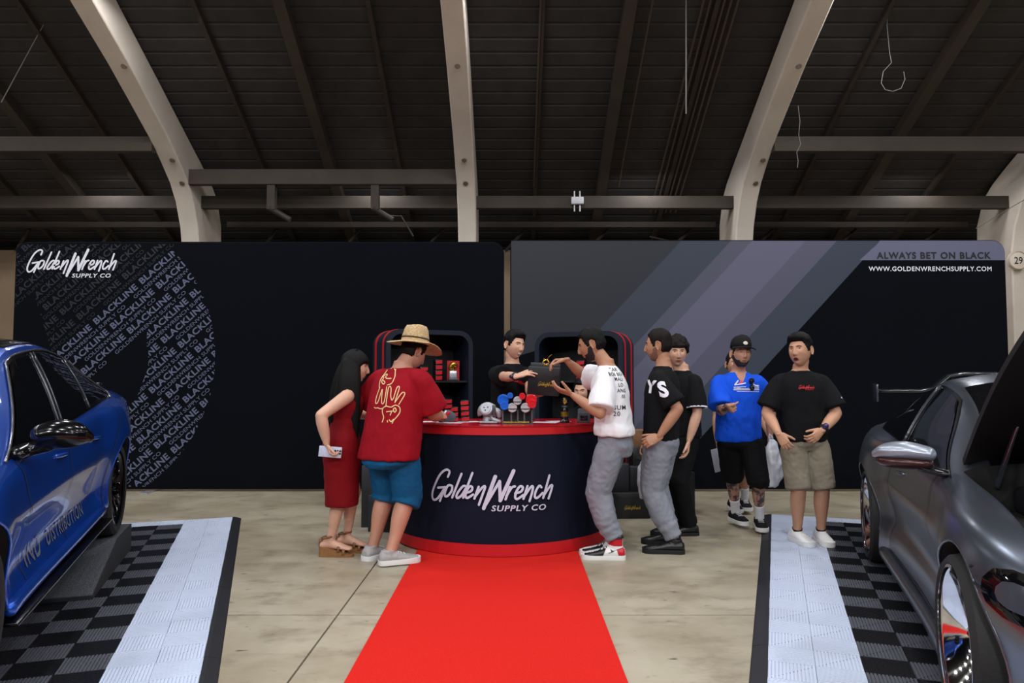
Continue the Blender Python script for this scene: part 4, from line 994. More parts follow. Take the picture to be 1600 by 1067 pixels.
def arch_lip(car_bv, par, x, sd, m, R=0.375, zc=0.335):
    pts = []
    for a in np.linspace(RZ(-8), RZ(188), 30):
        px, pz = x + R * math.cos(a), zc + R * math.sin(a); h = car_bv.ray_cast(Vector((px, sd * 1.6, pz + 0.006)), Vector((0, -sd, 0)))[0]
        if h is not None and abs(h.y) > 0.7: pts.append(Vector((px, h.y - sd * 0.004, pz)))
    if len(pts) > 5: put_geo('arch_lip', tube_geo(pts, 0.007, 8), m, par)

SED = dict(zt=([-1.08, -1.04, -0.95, -0.75, -0.42, 0.0, 0.4, 0.9, 1.4, 1.85, 2.28, 2.45, 2.85, 3.2, 3.42, 3.55, 3.6], [0.86, 1.0, 1.045, 1.05, 1.09, 1.26, 1.375, 1.425, 1.40, 1.245, 1.0, 0.955, 0.905, 0.84, 0.77, 0.66, 0.55]),
    cr=([-1.08, -0.5, 0.4, 1.4, 2.1, 2.8, 3.6], [0.03, 0.035, 0.055, 0.06, 0.045, 0.035, 0.03]), yr=([-1.08, -0.6, 0.0, 0.5, 1.0, 1.45, 2.28, 2.8, 3.3, 3.6], [0.60, 0.66, 0.60, 0.575, 0.585, 0.60, 0.70, 0.70, 0.62, 0.45]),
    zb=([-1.08, -1.0, -0.3, 0.5, 1.2, 1.8, 2.3, 2.8, 3.3, 3.6], [0.83, 0.95, 0.985, 0.95, 0.91, 0.875, 0.845, 0.82, 0.74, 0.5]), yb=([-1.08, -1.0, -0.4, 0.2, 1.0, 2.0, 2.7, 3.2, 3.6], [0.66, 0.74, 0.80, 0.825, 0.84, 0.835, 0.82, 0.76, 0.52]),
    ym=([-1.08, -1.0, -0.6, 0.0, 0.6, 1.4, 2.1, 2.81, 3.2, 3.5, 3.6], [0.68, 0.79, 0.89, 0.925, 0.905, 0.895, 0.9, 0.925, 0.88, 0.72, 0.56]), zs=([-1.08, -0.6, 0.4, 2.3, 3.0, 3.6], [0.36, 0.28, 0.235, 0.235, 0.24, 0.25]))
M_blue = mat('blue_metallic_paint', (10, 76, 182), 0.3, 0.55, coat=1.0)
left_dir = Vector((math.cos(TH), math.sin(TH), 0)); F_L = Vector((math.sin(TH), -math.cos(TH), 0))
rc = Vector((-2.885, 5.37, 0)) - left_dir * 0.905
carL = empty('sedan_car', (rc.x, rc.y, 0.222)); carL.rotation_euler = Euler((0, RZ(2.2), math.atan2(F_L.y, F_L.x)), 'XYZ'); tag(carL, 'glossy blue sedan with black mirrors parked on ramps', 'car')
C1 = Car(SED, 0.035); body = build_body(C1, M_blue, carL); bv = bvh_of(body)
for sd in (1, -1):
    dl = dict(t0=0.02, t1=0.93, r=lambda t: -0.30 + 0.16 * smst(0.25, 0.0, t) + 0.52 * smst(0.25, 1.0, t), f=lambda t: 2.26 - 0.74 * t ** 1.15)
    tp_ = glass_panel(C1, 'window_surround', dl, sd, M_trimb, carL, 0.004, 10, 24)
    fd = dict(t0=0.06, t1=0.88, r=lambda t: 1.40 - 0.28 * t, f=lambda t: 2.19 - 0.74 * t ** 1.15); rd = dict(t0=0.06, t1=0.88, r=lambda t: 0.66 - 0.3 * t, f=lambda t: 1.30 - 0.28 * t); qd = dict(t0=0.08, t1=0.80, r=lambda t: -0.24 + 0.12 * smst(0.25, 0.05, t) + 0.48 * smst(0.25, 1.0, t), f=lambda t: 0.60 - 0.3 * t)
    for nm, d in (('front_window', fd), ('rear_window', rd), ('quarter_window', qd)): glass_panel(C1, nm, d, sd, M_glassd, tp_, 0.008)
    for xx, kx in ((1.38, 0.28), (1.32, 0.28), (0.63, 0.3)): put_geo('pillar_trim', tube_geo([C1.side(xx - kx * t, t, sd, 0.01) for t in np.linspace(0.05, 0.9, 8)], 0.008, 6), M_chrome if False else mat('pillar_grey', (60, 62, 68), 0.2, 0.5), tp_)
    out = [C1.side(dl['r'](t), t, sd, 0.008) for t in np.linspace(0.02, 0.93, 9)] + [C1.side(x, 0.93, sd, 0.008) for x in np.linspace(dl['r'](0.93), dl['f'](0.93), 14)][1:] + [C1.side(dl['f'](t), t, sd, 0.008) for t in np.linspace(0.93, 0.02, 12)][1:]
    put_geo('window_chrome', tube_geo(out, 0.007, 6), mat('satin_chrome', (150, 152, 158), 0.2, 0.9), tp_)
    seams([[(2.16, 0.84), (2.13, 0.7), (2.08, 0.5), (2.05, 0.25)], [(1.36, 0.89), (1.32, 0.7), (1.31, 0.5), (1.29, 0.25)], [(0.12, 0.96), (0.12, 0.86), (0.3, 0.74), (0.42, 0.55), (0.46, 0.3), (0.48, 0.22)], [(2.05, 0.25), (0.48, 0.25)]], sd, bv, body)
    for x in (0.0, 2.81): arch_lip(bv, body, x, sd, M_blue)
    for x in (1.42, 0.62): handle_on(bv, body, x, sd, 0.78, M_blue)
    # side skirt and its blade
    put_geo('side_skirt', capsule([(0.44, sd * 0.885, 0.265), (1.2, sd * 0.885, 0.255), (1.9, sd * 0.885, 0.25), (2.38, sd * 0.90, 0.255)], [(0.035, 0.03)] * 4, 10, (0, 0, 1)), M_blue, carL)
    box('skirt_blade', 0.4, 2.42, min(sd * 0.72, sd * 0.945), max(sd * 0.72, sd * 0.945), 0.19, 0.206, M_trimb, carL, 0.004)
    # mirror
    mr = put_geo('mirror', remesh([capsule([(2.06, sd * 0.935, 0.945), (2.05, sd * 0.99, 0.95), (2.035, sd * 1.055, 0.945), (2.01, sd * 1.095, 0.93)], [(0.062, 0.07), (0.07, 0.085), (0.062, 0.08), (0.034, 0.05)], 18, (0, 0, 1)), capsule([(2.06, sd * 0.85, 0.87), (2.06, sd * 0.95, 0.9)], [(0.03, 0.06), (0.03, 0.05)], 12, (0, 0, 1))], 0.009, 4), M_trimb, carL)
    put_geo('mirror_foot', capsule([(2.12, sd * 0.82, 0.87), (2.05, sd * 0.86, 0.885)], [(0.03, 0.07), (0.03, 0.05)], 12, (0, 0, 1)), M_trimb, mr)
# door graphics
M_silv = mat('silver_vinyl', (150, 158, 178), 0.25, 0.6)
V, F = text_geo('IND', 0.105, 0.01, 0.15, 1.15); cwrap('lettering', (V, F), 1, bv, M_silv, body, 0.005, 0.03, 2.0, 0.325)
V, F = text_geo('DISTRIBUTION', 0.075, 0.012, 0.25, 1.15); cwrap('lettering', (V, F), 1, bv, M_silv, body, 0.005, 0.03, 1.62, 0.332)
for x in (0.0, 2.81):
    for sd in (1, -1): wheel(carL, x, sd * 0.785, sd, 0.335, 0.265, 0.0, mat('gloss_black_rim', (22, 20, 22), 0.2, 0.6), mat('black_lip', (30, 28, 30), 0.15, 0.8), 10)
top_panel(C1, 'windscreen', 1.5, 2.25, 0.86, 0.9, M_glassd, carL); top_panel(C1, 'rear_screen', -0.36, 0.36, 0.84, 0.84, M_glassd, carL); top_panel(C1, 'roof_panel', 0.42, 1.4, 0.8, 0.8, mat('carbon_roof', (16, 16, 18), 0.2, coat=0.6), carL)
box('spoiler', -1.06, -0.96, -0.6, 0.6, 1.04, 1.062, MATS['carbon_roof'], carL, 0.008)
for sd in (1, -1): cwrap('tail_light', ([(-0.12 * -sd - 0.0, 0), (0, 0.0), (0, 0.12), (-0.2 * -sd, 0.1)], [(0, 1, 2, 3)]), sd, bv, mat('tail_red', (120, 8, 14), 0.1, coat=1.0), body, 0.005, 0.03, -0.75, 0.8); cwrap('headlight', ([(0, 0), (0.42, 0.0), (0.3, 0.11), (0.05, 0.1)] if sd > 0 else [(0, 0), (-0.42, 0.0), (-0.3, 0.11), (-0.05, 0.1)], [(0, 1, 2, 3)]), sd, bv, M_glassd, body, 0.005, 0.03, 3.45, 0.62)

# ramps under the sedan's wheels
def ramp(wx, ztop, label, length=0.95, far=0.42):
    zt0 = ztop; c0 = rc + F_L * wx[0] + left_dir * wx[1]; t = empty('wheel_ramp', (c0.x, c0.y, 0.0195), math.atan2(F_L.y, F_L.x)); hw_ = 0.155; zt_ = ztop - 0.0195
    V = [(-far, 0), (length, 0), (length, 0.02), (0.16, zt_), (-far, zt_)]; n = len(V); vs = [(x, -hw_, z) for x, z in V] + [(x, hw_, z) for x, z in V]
    F = [tuple(range(n)), tuple(reversed(range(n, 2 * n)))] + [(i, i + n, (i + 1) % n + n, (i + 1) % n) for i in range(n)]
    o = meshobj('wedge', vs, F, mat('black_foam', (38, 40, 45), 0.85, 0, 0.2, 30), t); bm = bmesh.new(); bm.from_mesh(o.data); bmesh.ops.recalc_face_normals(bm, faces=bm.faces[:]); bm.to_mesh(o.data); bm.free()
    meshobj('grit_top', [(length - 0.01, -hw_ + .006, 0.0225), (length - 0.01, hw_ - .006, 0.0225), (0.16, hw_ - .006, zt_ + 0.003), (0.16, -hw_ + .006, zt_ + 0.003), (-far + .01, hw_ - .006, zt_ + 0.002), (-far + .01, -hw_ + .006, zt_ + 0.002)], [(0, 1, 2, 3), (3, 2, 4, 5)], mat('speckled_grit', (104, 108, 116), 0.8, 0, 0.7, 160, 0.5, 300, col2=(34, 36, 40)), t)
    return tag(t, label, 'ramp', 'black foam ramps under the sedan')
sr = math.sin(RZ(2.2))
ramp((0.0, 0.785), 0.218, 'black speckled wedge ramp under the visible rear wheel of the sedan'); ramp((0.0, -0.785), 0.218, 'black wedge ramp under the hidden rear wheel of the sedan')
ramp((2.81, 0.785), 0.216 - 2.81 * sr, 'black wedge ramp under the near front wheel of the sedan', 0.6, 0.3); ramp((2.81, -0.785), 0.216 - 2.81 * sr, 'black wedge ramp under the far front wheel of the sedan', 0.6, 0.3)

# ---- grey coupe with its bonnet up
CPE = dict(zt=([-1.04, -1.0, -0.9, -0.72, -0.5, 0.0, 0.3, 0.7, 1.1, 1.65, 2.24, 2.4, 2.8, 3.2, 3.42, 3.55, 3.6], [0.84, 0.97, 1.005, 1.015, 1.06, 1.25, 1.335, 1.378, 1.345, 1.19, 0.985, 0.955, 0.905, 0.83, 0.75, 0.65, 0.55]),
    cr=([-1.04, -0.5, 0.4, 1.4, 2.1, 2.8, 3.6], [0.03, 0.04, 0.06, 0.065, 0.045, 0.035, 0.03]), yr=([-1.04, -0.6, 0.0, 0.5, 1.0, 1.45, 2.24, 2.8, 3.3, 3.6], [0.58, 0.62, 0.56, 0.545, 0.56, 0.58, 0.70, 0.72, 0.64, 0.45]),
    zb=([-1.04, -0.96, -0.3, 0.5, 1.2, 2.1, 2.8, 3.3, 3.6], [0.81, 0.92, 0.965, 0.935, 0.905, 0.88, 0.845, 0.74, 0.5]), yb=([-1.04, -0.96, -0.4, 0.2, 1.0, 2.0, 2.7, 3.2, 3.6], [0.66, 0.75, 0.82, 0.84, 0.84, 0.835, 0.84, 0.78, 0.52]),
    ym=([-1.04, -0.96, -0.6, 0.0, 0.6, 1.4, 2.1, 2.81, 3.2, 3.5, 3.6], [0.68, 0.8, 0.91, 0.945, 0.905, 0.89, 0.905, 0.94, 0.89, 0.72, 0.56]), zs=([-1.04, -0.6, 0.4, 2.3, 3.0, 3.6], [0.30, 0.2, 0.12, 0.12, 0.14, 0.18]))
M_grey = mat('satin_grey_paint', (106, 113, 125), 0.26, 0.85, coat=0.12); M_grey.node_tree.nodes['Principled BSDF'].inputs['Coat Roughness'].default_value = 0.25
F_R = Vector((-math.sin(TR), -math.cos(TR), 0)); L_R = Vector((-F_R.y, F_R.x, 0)); rr_ = Vector((2.655, 5.42, 0)) + L_R * 0.925
carR = empty('coupe_car', (rr_.x, rr_.y, 0.019)); carR.rotation_euler = (0, 0, math.atan2(F_R.y, F_R.x)); tag(carR, 'satin grey coupe with raised black bonnet, chrome wheels and rear wing', 'car')
C2 = Car(CPE, 0.045); body = build_body(C2, M_grey, carR, ((2.26, 3.32, -0.575, 0.575, 0.5, 0.76), (2.2, 3.3, -0.79, 0.79, 0.745, 1.4)), 0.378, 0.335); bv = bvh_of(body)
for sd in (1, -1):
    dl = dict(t0=0.02, t1=0.93, r=lambda t: -0.22 + 0.14 * smst(0.25, 0.0, t) + 0.52 * smst(0.25, 1.0, t), f=lambda t: 2.2 - 0.98 * t ** 1.1)
    tp_ = glass_panel(C2, 'window_surround', dl, sd, M_trimb, carR, 0.004, 10, 24)
    fd = dict(t0=0.06, t1=0.88, r=lambda t: 0.98 - 0.28 * t, f=lambda t: 2.13 - 0.98 * t ** 1.1); qd = dict(t0=0.06, t1=0.86, r=lambda t: -0.16 + 0.12 * smst(0.25, 0.05, t) + 0.48 * smst(0.25, 1.0, t), f=lambda t: 0.88 - 0.28 * t)
    for nm, d in (('front_window', fd), ('quarter_window', qd)): glass_panel(C2, nm, d, sd, M_glassd, tp_, 0.008)
    put_geo('pillar_trim', tube_geo([C2.side(0.93 - 0.28 * t, t, sd, 0.01) for t in np.linspace(0.05, 0.9, 8)], 0.012, 6), MATS['pillar_grey'], tp_)
    seams([[(1.98, 0.87), (1.96, 0.72), (1.93, 0.5), (1.92, 0.2)], [(0.74, 0.92), (0.7, 0.7), (0.6, 0.5), (0.56, 0.2)], [(1.92, 0.2), (0.56, 0.2)], [(3.02, 0.68), (2.98, 0.64), (3.2, 0.62)]], sd, bv, body)
    for x in (0.0, 2.81): arch_lip(bv, body, x, sd, M_grey, 0.381, 0.335)
    handle_on(bv, body, 0.98, sd, 0.765, M_grey)
    put_geo('side_skirt', capsule([(0.42, sd * 0.90, 0.155), (1.2, sd * 0.885, 0.14), (1.9, sd * 0.885, 0.14), (2.4, sd * 0.91, 0.15)], [(0.045, 0.035)] * 4, 10, (0, 0, 1)), M_grey, carR)
    # split mirror: bright cap, dark red lower half
    mr = put_geo('mirror', remesh([capsule([(2.04, sd * 0.90, 0.975), (2.02, sd * 0.99, 0.985), (2.0, sd * 1.07, 0.98), (1.98, sd * 1.115, 0.965)], [(0.036, 0.07), (0.046, 0.082), (0.04, 0.075), (0.022, 0.045)], 18, (0, 0, 1))], 0.008, 3), mat('bright_grey_cap', (150, 156, 168), 0.32, 0.6, coat=0.15), carR)
    put_geo('mirror_lower', remesh([capsule([(2.04, sd * 0.905, 0.93), (2.02, sd * 0.98, 0.933), (2.0, sd * 1.07, 0.935), (1.985, sd * 1.105, 0.94)], [(0.03, 0.066), (0.036, 0.078), (0.032, 0.07), (0.018, 0.04)], 18, (0, 0, 1))], 0.008, 3), mat('dark_red_brown', (62, 34, 34), 0.25, 0.4), mr)
    put_geo('mirror_arm', capsule([(2.06, sd * 0.82, 0.885), (2.03, sd * 0.94, 0.91)], [(0.02, 0.07), (0.018, 0.05)], 12, (0, 0, 1)), M_trimb, mr)
    hl = [(0, 0.005), (0.008, -0.03), (0.04, -0.065), (0.12, -0.09), (0.3, -0.1), (0.42, -0.09), (0.44, 0.0), (0.3, 0.045), (0.1, 0.06), (0.03, 0.045)]; h_o = cwrap('headlight', ([(-sd * x * 1.0, z) for x, z in hl], [tuple(range(10))]), sd, bv, M_glassd, body, 0.006, 0.03, 3.1, 0.655); smooth_by_angle(h_o, 80)
    smooth_by_angle(cwrap('lamp_insert', ([(-sd * (0.12 + 0.55 * (x - 0.12)), z * 0.55) for x, z in hl], [tuple(range(10))]), sd, bv, mat('lamp_grey', (90, 94, 104), 0.15, 0.6), h_o, 0.009, 0.03, 3.12, 0.648), 80)
for x in (0.0, 2.81):
    for sd in (1, -1): wheel(carR, x, sd * 0.835, sd, 0.335, 0.275, 0.055, mat('brushed_rim', (120, 120, 126), 0.2, 0.95), M_chrome, 8, None, True)
top_panel(C2, 'windscreen', 1.16, 2.22, 0.86, 0.9, M_glassd, carR); top_panel(C2, 'rear_screen', -0.44, 0.3, 0.82, 0.82, M_glassd, carR)
# wing
M_cf = mat('dark_carbon', (30, 31, 36), 0.2, coat=0.8)
wg = put_geo('rear_wing', tube_geo([(-1.0, y, 1.232 + 0.145 * smst(0.5, 0.78, 1 - abs(y) / 0.76)) for y in np.linspace(-0.76, 0.76, 15)], [(0.016, 0.115)] * 15, 14, True, 1.0, (0, 0, 1)), M_cf, carR)
for sd in (1, -1): box('wing_end_plate', -1.14, -0.86, sd * 0.765 - 0.008, sd * 0.765 + 0.008, 1.14, 1.29, M_chrome if False else mat('wing_plate', (96, 100, 110), 0.2, 0.8), wg, 0.004); put_geo('wing_strut', capsule([(-0.9, sd * 0.19, 0.98), (-0.95, sd * 0.19, 1.18), (-0.99, sd * 0.19, 1.36)], [(0.012, 0.05), (0.01, 0.04), (0.01, 0.05)], 10, (0, 1, 0)), M_cf, wg)
# raised bonnet, hinged at the screen
HX, HZ, HA = 2.1, 0.985, RZ(-40)
def lift(p): q = Matrix.Rotation(HA, 3, 'Y') @ (Vector(p) - Vector((HX, 0, HZ))); return q + Vector((HX, 0, HZ))
Vt = []; Fb = []; nx_, ny_ = 16, 20
for layer in (0, 1):
    for i in range(nx_ + 1):
        x = 2.1 + 1.28 * i / nx_; hwid = 0.775 - 0.10 * (i / nx_) ** 3 - 0.12 * smst(0.8, 1, i / nx_)
        for j in range(ny_ + 1):
            y = hwid * (2 * j / ny_ - 1); zt_ = 0.985 - 0.1 * ((x - 2.1) / 1.28) - 0.05 * ((x - 2.1) / 1.28) ** 3; Vt.append(lift((x, y, zt_ + 0.02 - 0.05 * (y / 0.77) ** 2 + 0.015 * math.exp(-((abs(y) - 0.3) / 0.08) ** 2) - 0.03 * layer)))
w_ = ny_ + 1; N_ = (nx_ + 1) * w_
for i in range(nx_):
    for j in range(ny_): a = i * w_ + j; Fb += [(a, a + 1, a + 1 + w_, a + w_), (N_ + a, N_ + a + w_, N_ + a + 1 + w_, N_ + a + 1)]
rim_ = [j for j in range(w_)] + [i * w_ + ny_ for i in range(1, nx_ + 1)] + [nx_ * w_ + j for j in range(ny_ - 1, -1, -1)] + [i * w_ for i in range(nx_ - 1, 0, -1)]
for k in range(len(rim_)): a, b = rim_[k], rim_[(k + 1) % len(rim_)]; Fb.append((a, a + N_, b + N_, b))
bn = meshobj('bonnet', Vt, Fb, M_grey, carR, True); bn.data.materials.append(mat('bonnet_lining', (13, 13, 16), 0.55, 0, 0.2, 8))
for i, p in enumerate(bn.data.polygons): p.material_index = 1 if (i < 2 * nx_ * ny_ and i % 2 == 1) or i >= 2 * nx_ * ny_ else 0
smooth_by_angle(bn, 40)
put_geo('bonnet_brace', tube_geo([lift(p) for p in ((2.3, -0.4, 0.915), (2.65, -0.55, 0.865), (3.1, -0.5, 0.80), (3.25, -0.2, 0.77), (3.25, 0.2, 0.77), (3.1, 0.5, 0.80), (2.65, 0.55, 0.865), (2.3, 0.4, 0.915))], (0.035, 0.014) if False else 0.018, 8), mat('brace_grey', (52, 52, 54), 0.5), bn)
for sd in (1, -1): put_geo('gas_strut', tube_geo([(2.42, sd * 0.60, 0.78), lift((2.62, sd * 0.55, 0.86))], 0.011, 8), mat('strut_steel', (110, 112, 118), 0.25, 0.8), carR); put_geo('hinge', capsule([(2.2, sd * 0.66, 0.86), (2.25, sd * 0.64, 0.97), lift((2.4, sd * 0.62, 0.93))], [(0.012, 0.026), (0.01, 0.02), (0.008, 0.018)], 10, (0, 1, 0)), M_grey, carR)
# engine bay
M_eng = mat('engine_black', (24, 25, 28), 0.35, 0, 0.2, 20); M_engs = mat('engine_grey', (92, 94, 100), 0.35, 0.7)
box('engine_cover', 2.38, 3.0, -0.26, 0.26, 0.55, 0.78, M_eng, carR, 0.05, None, 4); box('airbox', 2.75, 3.2, -0.58, -0.32, 0.55, 0.74, M_eng, carR, 0.04, None, 3); box('airbox', 2.75, 3.2, 0.32, 0.58, 0.55, 0.74, M_eng, carR, 0.04, None, 3); box('cowl', 2.12, 2.4, -0.6, 0.6, 0.74, 0.86, M_eng, carR, 0.03, None, 3)
for sd in (1, -1):
    lathe('strut_tower', [(0, 0.1), (0.04, 0.1), (0.05, 0.06), (0.1, 0.05), (0.12, 0.0), (0.12, -0.1), (0, -0.1)], M_engs, carR, 24, 'Z', (2.62, sd * 0.52, 0.72)); tube('strut_brace', [(2.62, sd * 0.5, 0.82), (2.3, sd * 0.2, 0.86), (2.28, 0, 0.87)], 0.016, M_engs, carR, 10); tube('strut_brace', [(2.62, sd * 0.55, 0.8), (3.25, sd * 0.4, 0.74)], 0.015, M_engs, carR, 10)
    put_geo('intake_hose', capsule([(2.95, sd * 0.3, 0.72), (2.85, sd * 0.28, 0.76), (2.7, sd * 0.3, 0.72)], [0.04, 0.042, 0.04], 12), M_engs, carR)
tube('strut_brace', [(2.62, -0.5, 0.83), (2.62, 0.5, 0.83)], 0.014, M_engs, carR, 10); box('slam_panel', 3.2, 3.32, -0.62, 0.62, 0.66, 0.70, M_eng, carR, 0.01)
# ================================================================ people: the cast
def wprint(c, o, name, geo, O, D, m, off=0.003, roll=0.0, maxlen=0.02, X=None):
    """lay a print on a garment, seen along world direction D with its centre at world point O"""
    R = Matrix.Rotation(-c['rz'], 3, 'Z'); D = Vector(D).normalized(); X = Vector(X) if X is not None else D.cross(Vector((0, 0, 1))); X = X.normalized(); Y = X.cross(D)
    if roll: q = Matrix.Rotation(roll, 3, -D); X, Y = q @ X, q @ Y
    Oc = Vector(O) - D * 0.35
    return wrap(name, geo, c['Lw'](Oc), R @ X, R @ Y, R @ D, bvh_of(o), m, o, off, maxlen)
def ctr(geo):
    V, F = geo; x0, x1 = min(v[0] for v in V), max(v[0] for v in V); y0, y1 = min(v[1] for v in V), max(v[1] for v in V)
    return [(x - (x0 + x1) / 2, y - (y0 + y1) / 2) for x, y in V], F
def fxy(u, v, dx=0, dy=0): p = fl(u, v); return (p.x + dx, p.y + dy)
def cloth(name, col, rough=0.85, amt=0.12, sheen=0.0): return mat(name, col, rough, 0, amt, 6, 0.25, 350, spec=0.2)
M_blk = cloth('black_cotton', (12, 13, 16)); M_shoe_b = mat('black_leather', (18, 18, 20), 0.38, 0, 0, 0, 0.1, 80); M_sole_w = mat('white_rubber', (225, 224, 222), 0.6); M_sole_b = mat('black_rubber', (16, 16, 17), 0.7)
M_white_lace = mat('white_lace', (230, 230, 230), 0.8)
TAN, PALE, OLIVE, DARKER = ('tan', (196, 146, 116)), ('pale', (214, 166, 140)), ('olive', (178, 128, 98)), ('ruddy', (190, 136, 112))

# ---- 1 woman in the burgundy dress
c = person(dict(base=(-1.30, 5.62), rz=RZ(-80), h=1.50, bareshoulder=True, bulk=1.05, female=True, skinmat=PALE, drop=-0.055, lean=(0, 0.05), hairmat=M_hairb, head=(0, -6, 0), nose=0.85, headscale=1.02, armbulk=1.18, legbulk=1.05,
    hair=dict(top=0.022, side=0.016, line=0.066, fringe=0.033, nape=-0.1, spiky=0.002, extra=[
        capsule([(0, -0.045, 0.04), (0, -0.085, -0.08), (0.0, -0.115, -0.24), (0.02, -0.12, -0.42)], [(0.078, 0.06), (0.098, 0.06), (0.098, 0.05), (0.06, 0.025)], 18, (1, 0, 0)),
        capsule([(0.06, -0.03, 0.04), (0.088, -0.025, -0.1), (0.098, -0.01, -0.25), (0.09, 0.03, -0.42), (0.075, 0.06, -0.54)], [(0.03, 0.07), (0.034, 0.085), (0.03, 0.085), (0.022, 0.06), (0.01, 0.03)], 16, (1, 0, 0)),
        capsule([(-0.065, -0.03, 0.03), (-0.085, -0.02, -0.12), (-0.085, 0.01, -0.3), (-0.07, 0.03, -0.4)], [(0.03, 0.05), (0.03, 0.055), (0.026, 0.05), (0.012, 0.02)], 14, (1, 0, 0))]),
    arms=[dict(wrist=at(511, 695, 5.40), elbow=at(500, 655, 5.36), fdir=(0.35, 0.0, -0.9), palm=(1, 0.3, 0.4), curl=(45, 50, 30), thumb=(25, 10)),
          dict(wrist=at(590, 650, 5.98), elbow=at(545, 650, 6.0), fdir=(1, 0.0, 0), palm=(0, 0, -1))],
    feet=[dict(at=fxy(515, 869), yaw=-12, lift=0.045, bare=True), dict(at=fxy(541, 862), yaw=-16, lift=0.045, bare=True)],
    label='long-haired woman in a sleeveless burgundy dress and wedge sandals holding a phone', group='people at the booth'))
M_dress = cloth('burgundy_knit', (122, 4, 14), 0.8, 0.15, 0.3)
s = c['s']; sp = c['spine']
rg = [(0.385, .135, .14), (0.42, .138, .143), (0.6, .145, .15), (0.78, .165, .158), (0.9, .19, .168), (0.98, .183, .152), (1.08, .15, .125), (1.16, .142, .12), (1.24, .155, .143), (1.31, .155, .145), (1.36, .145, .118), (1.385, .13, .09)]
def dsp(z):
    q = sp(max(z, 0.9)).copy(); q.z = z * s + 0.055; q.y += -0.012 * smst(0.7, 0.95, z) * smst(1.15, 0.95, z); return q
V, F = remesh([sect_loft([(dsp(z), a * s * 1.02, b * s * 1.02, 2.1, 0) for z, a, b in rg])], 0.0085, 4); V = wrinkle(V, F, 0.004, 7, 4, (1, 1, 1.3))
dress = put_geo('dress', (V, F), M_dress, c['root'])
for sd in (1, -1):
    pts = [sp(1.37) + Vector((sd * 0.075, 0.085, 0)), sp(1.43) + Vector((sd * 0.085, 0.045, 0.012)), sp(1.44) + Vector((sd * 0.085, -0.02, 0.012)), sp(1.36) + Vector((sd * 0.08, -0.085, 0))]
    put_geo('strap', tube_geo(pts, (0.013), 8, True, 0.4), M_dress, dress)
M_cork = mat('cork_wedge', (150, 104, 60), 0.85, 0, 0.3, 60, 0.3, 150); M_strap = mat('tan_leather', (128, 84, 52), 0.5, 0, 0.15, 30)
for i in range(2):
    a = c['an'][i]; T = Matrix.Translation((a.x, a.y, 0)) @ Matrix.Rotation(RZ(c['S']['feet'][i]['yaw']), 4, 'Z'); out = [(x * 0.043, y) for x, y in ((0.5, -0.078), (0.8, -0.065), (0.88, -0.02), (0.85, 0.04), (1.0, 0.1), (1.0, 0.14), (0.75, 0.172), (0.3, 0.185))]
    o_ = out + [(-x, y) for x, y in reversed(out)]; n = len(o_); zt = lambda y: 0.078 - 0.058 * smst(-0.03, 0.13, y)
    W = put_geo('sandal', ([(x, y, 0.0) for x, y in o_] + [(x * 1.04, y, zt(y)) for x, y in o_], [tuple(reversed(range(n))), tuple(range(n, 2 * n))] + [(k, (k + 1) % n, (k + 1) % n + n, k + n) for k in range(n)]), M_cork, c['root'], T, False); smooth_by_angle(W, 40)
    for y, z0, h_, ww in ((0.115, 0.032, 0.05, 0.046), (0.075, 0.05, 0.075, 0.043)):
        put_geo('strap', tube_geo([(-ww, y, z0 - 0.012), (-ww * 0.85, y, z0 + h_ * 0.35), (-ww * 0.3, y + 0.004, z0 + h_ * 0.62), (ww * 0.3, y + 0.004, z0 + h_ * 0.62), (ww * 0.85, y, z0 + h_ * 0.35), (ww, y, z0 - 0.012)], 0.011, 8, True, 0.35), M_strap, W, T)
    put_geo('strap', tube_geo([(0.043 * math.cos(q), -0.012 + 0.052 * math.sin(q), 0.148 + 0.012 * math.sin(q)) for q in np.linspace(0, 2 * PI, 18)], 0.009, 8, True, 0.4), M_strap, W, T)
    put_geo('strap', tube_geo([(0, -0.07, 0.07), (0, -0.07, 0.135)], 0.016, 8, True, 0.3), M_strap, W, T)
# hair clip
put_geo('hair_clip', capsule([(0.045, 0.0, 0.124), (0.0, 0.006, 0.139), (-0.045, 0.0, 0.124)], [0.007, 0.009, 0.007], 8), mat('shiny_clip', (30, 28, 30), 0.1, 0.6), c['root'], c['HM'])
# phone in her hand
ph = empty('phone', at(516, 706, 5.40), RZ(10)); ph.rotation_euler = (0, RZ(6), RZ(12)); box('case', -0.082, 0.082, -0.005, 0.005, -0.04, 0.04, mat('pale_phone_case', (196, 204, 222), 0.35, 0, 0.2, 40), ph, 0.004)
for i in range(3):
    for j in range(2): lathe('lens', [(0, -0.0075), (0.007, -0.0075), (0.008, -0.004), (0, -0.004)], mat('lens_black', (14, 14, 18), 0.1), ph, 12, 'Y', (0.035 + 0.018 * i, 0, 0.012 - 0.02 * j))
tag(ph, 'pale phone with several camera lenses in the hand of the woman in burgundy', 'phone')

